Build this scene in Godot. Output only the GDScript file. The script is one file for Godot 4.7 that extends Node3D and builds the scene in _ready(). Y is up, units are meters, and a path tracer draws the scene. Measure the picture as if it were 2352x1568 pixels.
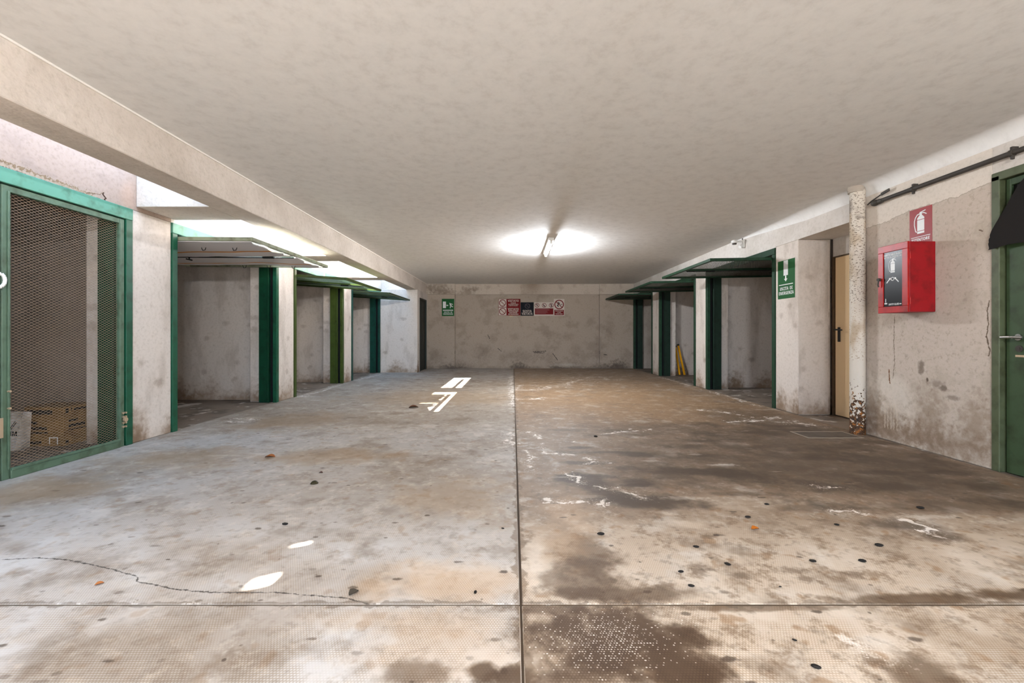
extends Node3D
# Underground row of lock-up garages. Metres, y up, the camera looks down -z; "d" below is the distance in front of the camera (d = -z).

const HC := 2.537      # ceiling
const HB := 2.2265     # underside of the beams
const WL := 3.56       # left wall plane  (x = -WL)
const WR := 3.617      # right wall plane (x = +WR)
const DB := 13.7       # back wall

var org := Vector3.ZERO
var used := {}
var m := {}
var font := SystemFont.new()


func _ready() -> void:
	# ---- camera
	var cam := Camera3D.new()
	cam.name = "camera"
	cam.projection = Camera3D.PROJECTION_FRUSTUM
	cam.near = 0.05
	cam.far = 100.0
	cam.size = 2.0 * 784.0 / 1045.0 * 0.05
	cam.frustum_offset = Vector2(-2.0, -16.0) / 1045.0 * 0.05
	cam.position = Vector3(0, 1.02, 0)
	add_child(cam)
	cam.current = true
	# ---- sky, exposure
	var env := Environment.new()
	env.background_mode = Environment.BG_SKY
	var sm := ProceduralSkyMaterial.new()
	sm.sky_top_color = Color(0.48, 0.71, 0.92)
	sm.sky_horizon_color = Color(0.80, 0.88, 0.97)
	sm.ground_horizon_color = Color(0.55, 0.53, 0.5)
	sm.ground_bottom_color = Color(0.4, 0.38, 0.35)
	sm.sky_energy_multiplier = 1.0
	env.sky = Sky.new()
	env.sky.sky_material = sm
	env.background_energy_multiplier = 8.0
	env.tonemap_mode = Environment.TONE_MAPPER_LINEAR
	env.tonemap_exposure = 0.95
	env.sdfgi_enabled = true
	env.ssao_enabled = true
	env.ssil_enabled = true
	var we := WorldEnvironment.new()
	we.name = "environment"
	we.environment = env
	add_child(we)
	# ---- sun, falling in over the left wall of the light well
	var sun := DirectionalLight3D.new()
	sun.name = "sun"
	sun.light_color = Color(1.0, 0.99, 0.975)
	sun.light_energy = 30.0
	sun.light_angular_distance = 0.5
	sun.shadow_enabled = true
	sun.sky_mode = DirectionalLight3D.SKY_MODE_LIGHT_ONLY
	add_child(sun)
	sun.look_at_from_position(Vector3(-6, 6, 3), Vector3(-6, 6, 3) + Vector3(1.87, -2.2265, -1.05))

	font.font_names = PackedStringArray(["Droid Sans"])
	font.font_weight = 700
	make_materials()
	shell()
	lamp("fluorescent_lamp", 0.60, 7.1, 8.32, "fluorescent batten lamp glowing on the ceiling ahead", 9.0)
	lamp("fluorescent_lamp", 0.60, -2.2, -0.98, "fluorescent batten lamp on the ceiling near the camera", 15.0)
	gates()
	right_wall_things()
	signs()
	bay_things()
	debris()


# ------------------------------------------------------------------ bookkeeping
func numbered(n: String) -> String:
	if not used.has(n):
		used[n] = 0
		return n
	used[n] += 1
	return "%s_%03d" % [n, used[n]]


func tag(o: Node, label := "", category := "", group := "", kind := "") -> void:
	if label: o.set_meta("label", label)
	if category: o.set_meta("category", category)
	if group: o.set_meta("group", group)
	if kind: o.set_meta("kind", kind)


func thing(called: String, base: Vector3, label: String, category: String, group := "", kind := "") -> Node3D:
	var o := Node3D.new()
	o.name = numbered(called)
	o.position = base
	org = base
	add_child(o)
	tag(o, label, category, group, kind)
	return o


func new_st() -> SurfaceTool:
	var st := SurfaceTool.new()
	st.begin(Mesh.PRIMITIVE_TRIANGLES)
	return st


func obj(called: String, st: SurfaceTool, mat: Material, parent: Node3D) -> MeshInstance3D:
	var o := MeshInstance3D.new()
	o.name = called
	st.set_material(mat)
	o.mesh = st.commit()
	parent.add_child(o, true)
	return o


# ------------------------------------------------------------------ shapes
func P(x: float, y: float, d: float) -> Vector3:
	return Vector3(x, y, -d) - org


func tri(st: SurfaceTool, a: Vector3, b: Vector3, c: Vector3, n: Vector3, uv: Array = [], ns: Array = []) -> void:
	var o := [0, 1, 2]
	if (b - a).cross(c - a).dot(n) > 0.0: o = [0, 2, 1]
	var p := [a, b, c]
	for k in o:
		st.set_normal(ns[k] if ns else n)
		if uv:
			st.set_uv(uv[k])
			st.set_uv2(uv[k])
		else:
			var q: Vector3 = p[k] + org
			var t := Vector2(-q.z, q.y) if absf(n.x) > 0.7 else (Vector2(q.x, -q.z) if absf(n.y) > 0.7 else Vector2(q.x, q.y))
			st.set_uv(t)
			st.set_uv2(t)
		st.add_vertex(p[k])


func quad(st: SurfaceTool, a: Vector3, b: Vector3, c: Vector3, d: Vector3, n: Vector3, uv: Array = [], ns: Array = []) -> void:
	tri(st, a, b, c, n, [uv[0], uv[1], uv[2]] if uv else [], [ns[0], ns[1], ns[2]] if ns else [])
	tri(st, a, c, d, n, [uv[0], uv[2], uv[3]] if uv else [], [ns[0], ns[2], ns[3]] if ns else [])


func box(st: SurfaceTool, x0: float, x1: float, y0: float, y1: float, d0: float, d1: float, ch := 0.0) -> void:
	var a := P(minf(x0, x1), minf(y0, y1), maxf(d0, d1))
	var b := P(maxf(x0, x1), maxf(y0, y1), minf(d0, d1))
	cbox(st, (a + b) / 2.0, (b - a) / 2.0, ch)


func cbox(st: SurfaceTool, c: Vector3, h: Vector3, ch := 0.0, bs := Basis.IDENTITY) -> void:
	ch = minf(ch, minf(h.x, minf(h.y, h.z)) * 0.9)
	for ax in 3:
		var b: int = (ax + 1) % 3
		var e: int = (ax + 2) % 3
		for s in [-1.0, 1.0]:
			var q := []
			for k in [[-1.0, -1.0], [1.0, -1.0], [1.0, 1.0], [-1.0, 1.0]]:
				var p := Vector3.ZERO
				p[ax] = s * h[ax]
				p[b] = k[0] * (h[b] - ch)
				p[e] = k[1] * (h[e] - ch)
				q.append(c + bs * p)
			var n := Vector3.ZERO
			n[ax] = s
			quad(st, q[0], q[1], q[2], q[3], bs * n)
			if ch <= 0.0: continue
			for s2 in [-1.0, 1.0]:
				var r := []
				for t in [-1.0, 1.0]:
					var p1 := Vector3.ZERO
					p1[ax] = s * h[ax]; p1[b] = s2 * (h[b] - ch); p1[e] = t * (h[e] - ch)
					var p2 := Vector3.ZERO
					p2[ax] = s * (h[ax] - ch); p2[b] = s2 * h[b]; p2[e] = t * (h[e] - ch)
					r.append(c + bs * p1)
					r.append(c + bs * p2)
				var n2 := Vector3.ZERO
				n2[ax] = s; n2[b] = s2
				quad(st, r[0], r[1], r[3], r[2], bs * n2.normalized())
	if ch <= 0.0: return
	for sx in [-1.0, 1.0]:
		for sy in [-1.0, 1.0]:
			for sz in [-1.0, 1.0]:
				var f := Vector3(sx, sy, sz)
				var hh := h * f
				var cc := f * ch
				tri(st, c + bs * (hh - Vector3(0, cc.y, cc.z)), c + bs * (hh - Vector3(cc.x, 0, cc.z)), c + bs * (hh - Vector3(cc.x, cc.y, 0)), bs * f.normalized())


func tube(st: SurfaceTool, a: Vector3, b: Vector3, r: float, seg := 12, r2 := -1.0, caps := true) -> void:
	if r2 < 0.0: r2 = r
	var ax := (b - a).normalized()
	var u := ax.cross(Vector3.UP if absf(ax.y) < 0.9 else Vector3.RIGHT).normalized()
	var v := ax.cross(u)
	var l := a.distance_to(b)
	for i in seg:
		var t0 := TAU * i / seg
		var t1 := TAU * (i + 1) / seg
		var n0 := u * cos(t0) + v * sin(t0)
		var n1 := u * cos(t1) + v * sin(t1)
		quad(st, a + n0 * r, a + n1 * r, b + n1 * r2, b + n0 * r2, (n0 + n1).normalized(),
			[Vector2(float(i) / seg, 0), Vector2(float(i + 1) / seg, 0), Vector2(float(i + 1) / seg, l), Vector2(float(i) / seg, l)], [n0, n1, n1, n0])
		if caps:
			tri(st, a, a + n0 * r, a + n1 * r, -ax)
			tri(st, b, b + n0 * r2, b + n1 * r2, ax)


func path_tube(st: SurfaceTool, pts: Array, r: float, seg := 8) -> void:
	for i in pts.size() - 1: tube(st, pts[i], pts[i + 1], r, seg)


func dome(st: SurfaceTool, c: Vector3, r: Vector3, bs := Basis.IDENTITY, full := true, seg := 12, rings := 6, wob := 0.0, sd := 0) -> void:
	var rng := RandomNumberGenerator.new()
	rng.seed = sd + 5
	var g := []
	for j in rings + 1:
		var ph := PI / 2 - (PI if full else PI / 2) * j / rings
		var row := []
		for i in seg + 1:
			var th := TAU * i / seg
			var k := 1.0 + (rng.randf() - 0.5) * wob
			row.append(Vector3(cos(ph) * cos(th), sin(ph), cos(ph) * sin(th)) * k)
		row[seg] = row[0]
		g.append(row)
	for j in rings:
		for i in seg:
			var q := [g[j][i], g[j][i + 1], g[j + 1][i + 1], g[j + 1][i]]
			var n: Vector3 = (q[0] + q[1] + q[2] + q[3])
			n = (bs * (n / r)).normalized()
			var ns := []
			for p in q: ns.append((bs * (p / r)).normalized())
			quad(st, c + bs * (q[0] * r), c + bs * (q[1] * r), c + bs * (q[2] * r), c + bs * (q[3] * r), n, [], ns)


# flat print, in a sign's own plane (x right, y up, facing +z)
func art_poly(st: SurfaceTool, pts: PackedVector2Array, z: float) -> void:
	var ix := Geometry2D.triangulate_polygon(pts)
	for i in range(0, ix.size(), 3):
		tri(st, Vector3(pts[ix[i]].x, pts[ix[i]].y, z), Vector3(pts[ix[i + 1]].x, pts[ix[i + 1]].y, z), Vector3(pts[ix[i + 2]].x, pts[ix[i + 2]].y, z), Vector3(0, 0, 1))


func art_rect(st: SurfaceTool, x0: float, y0: float, x1: float, y1: float, z: float) -> void:
	quad(st, Vector3(x0, y0, z), Vector3(x1, y0, z), Vector3(x1, y1, z), Vector3(x0, y1, z), Vector3(0, 0, 1))


func art_line(st: SurfaceTool, pts: Array, w: float, z: float) -> void:
	for i in pts.size() - 1:
		var a: Vector2 = pts[i]
		var b: Vector2 = pts[i + 1]
		var t := (b - a).normalized() * w * 0.5
		var n := Vector2(-t.y, t.x)
		art_poly(st, PackedVector2Array([a - t * 0.6 - n, b + t * 0.6 - n, b + t * 0.6 + n, a - t * 0.6 + n]), z + 0.00006 * (i + 1))


func art_ring(st: SurfaceTool, c: Vector2, r0: float, r1: float, z: float, seg := 40) -> void:
	for i in seg:
		var d0 := Vector2.from_angle(TAU * i / seg)
		var d1 := Vector2.from_angle(TAU * (i + 1) / seg)
		var q := [c + d0 * r0, c + d0 * r1, c + d1 * r1, c + d1 * r0]
		if r0 <= 0.0:
			tri(st, Vector3(c.x, c.y, z), Vector3(q[1].x, q[1].y, z), Vector3(q[2].x, q[2].y, z), Vector3(0, 0, 1))
		else:
			quad(st, Vector3(q[0].x, q[0].y, z), Vector3(q[1].x, q[1].y, z), Vector3(q[2].x, q[2].y, z), Vector3(q[3].x, q[3].y, z), Vector3(0, 0, 1))


func lettering(text: String, cx: float, cy: float, h: float, mat: Material, parent: Node3D, z := 0.0012, stretch := 1.0) -> MeshInstance3D:
	var t := TextMesh.new()
	t.text = text
	t.font = font
	t.font_size = 48
	t.pixel_size = h / 34.5
	t.depth = 0.0006
	t.curve_step = 2.0
	t.material = mat
	var o := MeshInstance3D.new()
	o.name = "lettering"
	o.mesh = t
	o.position = Vector3(cx, cy, z)
	o.scale = Vector3(stretch, 1, 1)
	parent.add_child(o, true)
	return o


# ------------------------------------------------------------------ textures
class Canvas:
	var w: int
	var h: int
	var x0: float
	var y0: float
	var dx: float
	var dy: float
	var c := PackedColorArray()

	func _init(ww: int, hh: int, ax: float, bx: float, ay: float, by: float, base: Color) -> void:
		w = ww; h = hh; x0 = ax; y0 = ay
		dx = (bx - ax) / ww
		dy = (by - ay) / hh
		c.resize(w * h)
		c.fill(base)

	func region(ax: float, bx: float, ay: float, by: float) -> Rect2i:
		var i0 := clampi(int((minf(ax, bx) - x0) / dx), 0, w)
		var i1 := clampi(int((maxf(ax, bx) - x0) / dx) + 1, 0, w)
		var ya := (ay - y0) / dy
		var yb := (by - y0) / dy
		var j0 := clampi(int(minf(ya, yb)), 0, h)
		var j1 := clampi(int(maxf(ya, yb)) + 1, 0, h)
		return Rect2i(i0, j0, maxi(i1 - i0, 0), maxi(j1 - j0, 0))

	func noise(n: FastNoiseLite, sx: float, sy: float, col: Color, lo: float, hi: float, k: float, rc := Rect2i()) -> void:
		if rc.size == Vector2i.ZERO: rc = Rect2i(0, 0, w, h)
		for j in range(rc.position.y, rc.end.y):
			var y := (y0 + (j + 0.5) * dy) * sy
			var o := j * w
			for i in range(rc.position.x, rc.end.x):
				var a := smoothstep(lo, hi, n.get_noise_2d((x0 + (i + 0.5) * dx) * sx, y)) * k
				if a > 0.004: c[o + i] = c[o + i].lerp(col, a)

	# a stain with a ragged outline
	func blob(n: FastNoiseLite, cx: float, cy: float, rx: float, ry: float, col: Color, k: float, rough := 0.6, soft := 0.35, f := 1.0) -> void:
		var e := 1.0 + rough + soft
		var rc := region(cx - rx * e, cx + rx * e, cy - ry * e, cy + ry * e)
		for j in range(rc.position.y, rc.end.y):
			var y := y0 + (j + 0.5) * dy
			for i in range(rc.position.x, rc.end.x):
				var x := x0 + (i + 0.5) * dx
				var q := sqrt(((x - cx) / rx) ** 2 + ((y - cy) / ry) ** 2) + rough * n.get_noise_2d(x * f, y * f)
				var a := (1.0 - smoothstep(1.0 - soft, 1.0 + soft, q)) * k
				if a > 0.004: c[j * w + i] = c[j * w + i].lerp(col, a)

	func line(n: FastNoiseLite, p: Array, wd: float, col: Color, k: float, wob := 0.5, gaps := 0.0) -> void:
		for s in range(0, p.size() - 2, 2):
			var a := Vector2(p[s], p[s + 1])
			var b := Vector2(p[s + 2], p[s + 3])
			var l2 := maxf(a.distance_squared_to(b), 1e-6)
			var r := wd * 2.0
			var rc := region(minf(a.x, b.x) - r, maxf(a.x, b.x) + r, minf(a.y, b.y) - r, maxf(a.y, b.y) + r)
			for j in range(rc.position.y, rc.end.y):
				for i in range(rc.position.x, rc.end.x):
					var q := Vector2(x0 + (i + 0.5) * dx, y0 + (j + 0.5) * dy)
					var v := n.get_noise_2d(q.x * 3.0, q.y * 3.0)
					q += Vector2(n.get_noise_2d(q.x * 2.5 + 3.0, q.y * 2.5), n.get_noise_2d(q.x * 2.5, q.y * 2.5 + 9.0)) * wd * wob * 2.2
					var t := clampf((q - a).dot(b - a) / l2, 0.0, 1.0)
					var e := q.distance_to(a.lerp(b, t)) / (wd * (1.0 + wob * v * 2.0) + 1e-5)
					var al := (1.0 - smoothstep(0.55, 1.1, e)) * k
					if gaps > 0.0: al *= smoothstep(gaps - 0.5, gaps - 0.2, n.get_noise_2d(q.y * 2.0 + 7.0, q.x * 2.0) + 0.1)
					if al > 0.004: c[j * w + i] = c[j * w + i].lerp(col, al)

	func texture() -> ImageTexture:
		var by := PackedByteArray()
		by.resize(w * h * 3)
		var k := 0
		for q in c:
			by[k] = clampi(int(q.r * 255.0), 0, 255)
			by[k + 1] = clampi(int(q.g * 255.0), 0, 255)
			by[k + 2] = clampi(int(q.b * 255.0), 0, 255)
			k += 3
		return ImageTexture.create_from_image(Image.create_from_data(w, h, false, Image.FORMAT_RGB8, by))


func fnoise(sd: int, freq: float, oct := 4, gain := 0.55) -> FastNoiseLite:
	var n := FastNoiseLite.new()
	n.seed = sd
	n.noise_type = FastNoiseLite.TYPE_SIMPLEX_SMOOTH
	n.frequency = freq
	n.fractal_type = FastNoiseLite.FRACTAL_FBM
	n.fractal_octaves = oct
	n.fractal_gain = gain
	return n


func noise_tex(sd: int, freq: float, oct: int, stops: Array, size := 512, gain := 0.55) -> NoiseTexture2D:
	var t := NoiseTexture2D.new()
	t.width = size
	t.height = size
	t.seamless = true
	t.noise = fnoise(sd, freq, oct, gain)
	if stops:
		var g := Gradient.new()
		var off := PackedFloat32Array()
		var col := PackedColorArray()
		for s in stops:
			off.append(s[0])
			col.append(s[1])
		g.offsets = off
		g.colors = col
		t.color_ramp = g
	return t


func grey(v: float) -> Color:
	return Color(v, v, v)


func paint(col: Color, rough := 0.55, wear := true, metal := 0.0) -> StandardMaterial3D:
	var a := StandardMaterial3D.new()
	a.albedo_color = col
	a.roughness = rough
	a.metallic = metal
	a.metallic_specular = 0.4
	if wear:
		a.albedo_texture = m.wear_tex
		a.uv1_triplanar = true
		a.uv1_world_triplanar = true
		a.uv1_scale = Vector3.ONE * 0.8
	return a


func plain(col: Color, rough := 0.6, metal := 0.0) -> StandardMaterial3D:
	return paint(col, rough, false, metal)


func plaster(col: Color, scale := 0.5) -> StandardMaterial3D:
	var a := StandardMaterial3D.new()
	a.albedo_color = col
	a.albedo_texture = m.plaster_tex
	a.uv1_triplanar = true
	a.uv1_world_triplanar = true
	a.uv1_scale = Vector3.ONE * scale
	a.heightmap_enabled = true
	a.heightmap_texture = m.grain_tex
	a.heightmap_scale = 0.35
	a.roughness = 0.92
	a.metallic_specular = 0.25
	a.detail_enabled = true
	a.detail_blend_mode = BaseMaterial3D.BLEND_MODE_MUL
	a.detail_albedo = m.cloud_tex
	a.detail_uv_layer = BaseMaterial3D.DETAIL_UV_2
	a.uv2_triplanar = true
	a.uv2_world_triplanar = true
	a.uv2_scale = Vector3.ONE * 0.19
	return a


# a wall with a painted texture; its uv are metres: u from x0 to x1, v from the bottom y0 to the top y1
func wall_canvas(cv: Canvas, x0: float, x1: float, y0: float, y1: float) -> StandardMaterial3D:
	var a := StandardMaterial3D.new()
	a.albedo_texture = cv.texture()
	a.uv1_scale = Vector3(1.0 / (x1 - x0), -1.0 / (y1 - y0), 1)
	a.uv1_offset = Vector3(-x0 / (x1 - x0), y1 / (y1 - y0), 0)
	a.roughness = 0.92
	a.metallic_specular = 0.25
	a.detail_enabled = true
	a.detail_blend_mode = BaseMaterial3D.BLEND_MODE_MUL
	a.detail_albedo = m.plaster_tex
	a.detail_uv_layer = BaseMaterial3D.DETAIL_UV_2
	a.uv2_triplanar = true
	a.uv2_world_triplanar = true
	a.uv2_scale = Vector3.ONE * 0.7
	return a


func make_materials() -> void:
	m.wear_tex = noise_tex(3, 0.012, 5, [[0.0, Color(0.74, 0.70, 0.66)], [0.35, Color(0.92, 0.91, 0.89)], [0.55, grey(1.0)], [1.0, grey(1.0)]], 512, 0.6)
	m.plaster_tex = noise_tex(11, 0.03, 6, [[0.0, Color(0.90, 0.89, 0.875)], [0.3, Color(0.96, 0.957, 0.95)], [0.5, Color(0.985, 0.983, 0.98)], [1.0, grey(1.0)]], 1024, 0.75)
	m.cloud_tex = noise_tex(17, 0.012, 4, [[0.0, Color(0.89, 0.88, 0.865)], [0.45, Color(0.965, 0.96, 0.955)], [0.7, grey(1.0)], [1.0, grey(1.0)]], 512, 0.55)
	m.grain_tex = noise_tex(23, 0.06, 4, [], 512, 0.7)
	m.plaster = plaster(Color(0.85, 0.825, 0.80))
	m.plaster_shaded = plaster(Color(0.49, 0.45, 0.41))  # first bay partition: the shade inside is put into this darker colour
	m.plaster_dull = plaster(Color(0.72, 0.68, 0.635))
	m.ceiling = plaster(Color(0.895, 0.885, 0.87), 0.3)
	m.ceiling.albedo_texture = noise_tex(29, 0.02, 6, [[0.0, Color(0.93, 0.925, 0.92)], [0.45, grey(0.985)], [0.7, grey(1.0)], [1.0, grey(1.0)]], 1024, 0.7)
	m.ceiling.heightmap_scale = 0.08
	m.ceiling.detail_enabled = false
	m.beam = plaster(Color(0.86, 0.815, 0.77))
	m.caulk = plain(Color(0.93, 0.9, 0.86), 0.8)
	m.dark = plain(Color(0.05, 0.05, 0.055), 0.8)
	m.black = plain(Color(0.03, 0.03, 0.03), 0.5)
	m.white = plain(Color(0.88, 0.87, 0.85), 0.5)
	m.sign_white = plain(Color(0.85, 0.85, 0.84), 0.4)
	m.green_skylit = paint(Color(0.33, 0.55, 0.465), 0.4)  # left headers: skylight put into the colour as a paler green
	m.green_left = paint(Color(0.085, 0.315, 0.22), 0.42)
	m.green_emerald = paint(Color(0.04, 0.235, 0.155), 0.42)
	m.green_olive = paint(Color(0.225, 0.285, 0.10), 0.42)
	m.green_teal = paint(Color(0.045, 0.245, 0.20), 0.42)
	m.green_right = paint(Color(0.10, 0.225, 0.148), 0.5)
	m.green_shade = paint(Color(0.085, 0.165, 0.12), 0.5)
	m.green_grey = paint(Color(0.33, 0.42, 0.34), 0.5)
	m.mesh_tan = plain(Color(0.58, 0.495, 0.41), 0.6)
	m.mesh_green = paint(Color(0.25, 0.33, 0.24), 0.5)
	m.steel = plain(Color(0.75, 0.75, 0.74), 0.28, 1.0)
	m.iron = paint(Color(0.24, 0.22, 0.20), 0.6)
	m.bolt = plain(Color(0.75, 0.66, 0.55), 0.5, 0.6)
	m.red = paint(Color(0.56, 0.05, 0.085), 0.5)
	m.red_door = paint(Color(0.66, 0.10, 0.09), 0.4)
	floor_materials()
	wall_materials()


func floor_paint(c: Canvas) -> void:
	var big := fnoise(41, 0.55, 4)
	var mid := fnoise(42, 2.2, 5, 0.62)
	var fine := fnoise(43, 9.0, 4, 0.65)
	var spot := fnoise(44, 5.0, 3)
	# the right-hand slabs are browner than the left-hand ones
	for j in c.h:
		var d := c.y0 + (j + 0.5) * c.dy
		var ochre := smoothstep(4.4, 5.6, d) * (1.0 - smoothstep(9.0, 12.0, d))
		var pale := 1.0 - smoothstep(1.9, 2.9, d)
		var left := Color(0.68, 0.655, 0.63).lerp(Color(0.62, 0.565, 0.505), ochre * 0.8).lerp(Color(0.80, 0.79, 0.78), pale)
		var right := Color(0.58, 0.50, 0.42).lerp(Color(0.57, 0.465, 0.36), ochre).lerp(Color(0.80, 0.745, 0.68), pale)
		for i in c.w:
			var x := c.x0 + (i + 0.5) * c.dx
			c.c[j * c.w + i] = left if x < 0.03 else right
	c.noise(big, 1.0, 1.0, Color(0.52, 0.445, 0.37), 0.02, 0.5, 0.42)
	c.noise(mid, 1.0, 1.0, Color(0.42, 0.35, 0.285), 0.0, 0.6, 0.5 if c.x0 > -1.0 or c.y0 > 5.0 else 0.36)
	c.noise(mid, -1.0, 1.1, Color(0.80, 0.775, 0.745), 0.12, 0.55, 0.5)
	c.noise(fine, 1.0, 1.0, Color(0.36, 0.305, 0.255), 0.12, 0.6, 0.32 if c.x0 > -1.0 else 0.18)
	c.noise(fine, -1.0, 1.0, Color(0.82, 0.78, 0.73), 0.2, 0.6, 0.4)
	c.noise(spot, 1.0, 1.0, Color(0.52, 0.37, 0.23), 0.36, 0.6, 0.4 if c.x0 > -1.0 else 0.2)
	var grit := fnoise(45, 4.0, 6, 0.8)
	c.noise(grit, 1.0, 1.0, Color(0.44, 0.35, 0.265), 0.02, 0.5, 0.55 if c.x0 > -1.0 else 0.22)
	c.noise(grit, -1.0, 1.0, Color(0.84, 0.81, 0.77), 0.1, 0.55, 0.4)
	for b in [[-0.28, 1.88, 0.28, 0.14, 0.5], [-0.3, 1.62, 0.3, 0.07, 0.3], [-0.2, 1.45, 0.3, 0.12, 0.3], [0.3, 2.6, 0.12, 0.3, 0.3]]:
		c.blob(mid, b[0], b[1], b[2], b[3], Color(0.80, 0.67, 0.53), b[4], 0.8, 0.6)
	for b in [[0.10, 2.0, 0.06, 0.2, 0.6], [0.14, 1.84, 0.09, 0.07, 0.7], [0.18, 2.25, 0.1, 0.08, 0.5], [0.3, 2.1, 0.06, 0.1, 0.35], [0.95, 2.45, 0.1, 0.05, 0.5], [0.9, 2.62, 0.05, 0.04, 0.5], [1.3, 2.75, 0.5, 0.1, 0.3], [0.05, 1.42, 0.05, 0.03, 0.6]]:
		c.blob(mid, b[0], b[1], b[2], b[3], Color(0.87, 0.82, 0.76), b[4], 1.0, 0.5, 2.0)
	for b in [[0.80, 1.96], [0.82, 2.0], [0.97, 1.925], [1.21, 1.97], [1.225, 1.9], [0.98, 2.3], [1.45, 1.93], [1.13, 1.42], [0.62, 1.85]]:
		c.blob(fine, b[0], b[1], 0.036, 0.026, Color(0.36, 0.29, 0.23), 0.5, 0.8, 0.6, 3.0)
	# damp, dark area on the right
	var damp := Color(0.28, 0.228, 0.18)
	for b in [[1.9, 3.8, 1.3, 0.75, 0.33], [2.55, 3.4, 0.95, 0.5, 0.42], [2.8, 3.05, 0.9, 0.28, 0.4], [2.75, 4.6, 0.9, 0.6, 0.45], [1.2, 3.25, 0.6, 0.3, 0.2], [3.0, 5.4, 0.6, 0.8, 0.45], [1.6, 4.9, 0.9, 0.35, 0.35],
			[0.8, 2.78, 0.28, 0.13, 0.8], [0.66, 2.88, 0.16, 0.09, 0.7], [0.55, 3.1, 0.13, 0.12, 0.75], [0.5, 3.25, 0.16, 0.09, 0.75], [1.05, 3.9, 0.2, 0.09, 0.7], [1.35, 3.4, 0.3, 0.1, 0.7], [0.62, 3.62, 0.18, 0.05, 0.6], [2.08, 2.43, 0.16, 0.07, 0.65], [2.15, 2.3, 0.1, 0.06, 0.6],
			[2.6, 2.7, 0.5, 0.1, 0.4], [3.2, 3.9, 0.4, 0.7, 0.4]]:
		c.blob(mid, b[0], b[1], b[2], b[3], damp, b[4], 0.9, 0.5)
	var rg := RandomNumberGenerator.new()
	rg.seed = 77
	for k in 46:   # separate damp spots
		var q := Vector2(rg.randf_range(0.5, 3.4), rg.randf_range(2.65, 5.1))
		var sz := rg.randf_range(0.05, 0.16)
		c.blob(mid, q.x, q.y, sz * rg.randf_range(1.0, 2.2), sz * rg.randf_range(0.4, 0.8), damp, rg.randf_range(0.25, 0.6), 1.0, 0.5, 1.5)
	for k in 700:   # flecks of dirt
		var q := Vector2(rg.randf_range(-3.5, 3.5), 1.0 + 6.0 * rg.randf() ** 1.5)
		var sz := rg.randf_range(0.003, 0.012)
		c.blob(fine, q.x, q.y, sz * rg.randf_range(0.8, 2.5), sz, Color(0.27, 0.22, 0.18), rg.randf_range(0.2, 0.75), 0.6, 0.4, 3.0)
	for k in 140:   # pale scuffs
		var q := Vector2(rg.randf_range(-3.5, 3.5), 1.0 + 8.0 * rg.randf() ** 1.3)
		var sz := rg.randf_range(0.01, 0.05)
		c.blob(fine, q.x, q.y, sz * rg.randf_range(1.0, 3.0), sz * 0.6, Color(0.86, 0.84, 0.81), rg.randf_range(0.15, 0.45), 0.9, 0.6, 2.0)
	# brown stain beside the joint near the camera, with pale crystals
	var brown := Color(0.30, 0.225, 0.155)
	for b in [[0.36, 1.50, 0.25, 0.20, 0.9], [0.52, 1.42, 0.13, 0.16, 0.85], [0.2, 1.38, 0.2, 0.12, 0.5], [0.30, 1.90, 0.16, 0.16, 0.55], [0.36, 2.08, 0.12, 0.18, 0.5], [0.0, 1.36, 0.06, 0.05, 0.85], [-0.09, 1.38, 0.05, 0.04, 0.8], [1.24, 1.37, 0.12, 0.09, 0.65], [-0.3, 1.36, 0.12, 0.06, 0.5], [0.42, 1.79, 0.3, 0.05, 0.6], [0.15, 1.69, 0.22, 0.03, 0.6],
			[1.55, 1.75, 0.28, 0.035, 0.7], [2.1, 1.78, 0.35, 0.04, 0.75], [0.9, 1.70, 0.3, 0.02, 0.5]]:
		c.blob(mid, b[0], b[1], b[2], b[3], brown, b[4], 0.8, 0.45, 2.0)
	if c.y0 < 2.0:
		var rng := RandomNumberGenerator.new()
		rng.seed = 9
		for k in 800:   # crystals sitting on the knobs of the tread pattern
			var row := int(rng.randfn(1.515, 0.08) * 100.0)
			var q := Vector2((int(rng.randfn(0.31, 0.11) * 100.0) + (-0.03 if row % 2 else 0.47)) * 0.01, (row + 0.47) * 0.01)
			c.blob(spot, q.x + rng.randfn(0.0, 0.0007), q.y, rng.randf_range(0.0012, 0.0034), rng.randf_range(0.0012, 0.003), Color(0.93, 0.9, 0.87), rng.randf_range(0.45, 1.0), 0.2, 0.5)
	# ochre rust patches on the left
	for b in [[-3.1, 2.95, 0.35, 0.3, 0.4], [-2.7, 3.75, 0.5, 0.3, 0.35], [-1.5, 3.85, 0.45, 0.22, 0.4], [-2.6, 5.4, 0.5, 0.5, 0.4], [-0.4, 2.85, 0.35, 0.3, 0.35], [1.83, 7.0, 1.3, 1.2, 0.3], [0.25, 2.2, 0.12, 0.25, 0.4], [-1.2, 7.4, 1.4, 0.8, 0.3]]:
		c.blob(mid, b[0], b[1], b[2], b[3], Color(0.56, 0.43, 0.29), b[4], 0.9, 0.5)
	# limescale lines
	var lime := Color(0.93, 0.90, 0.87)
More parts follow.
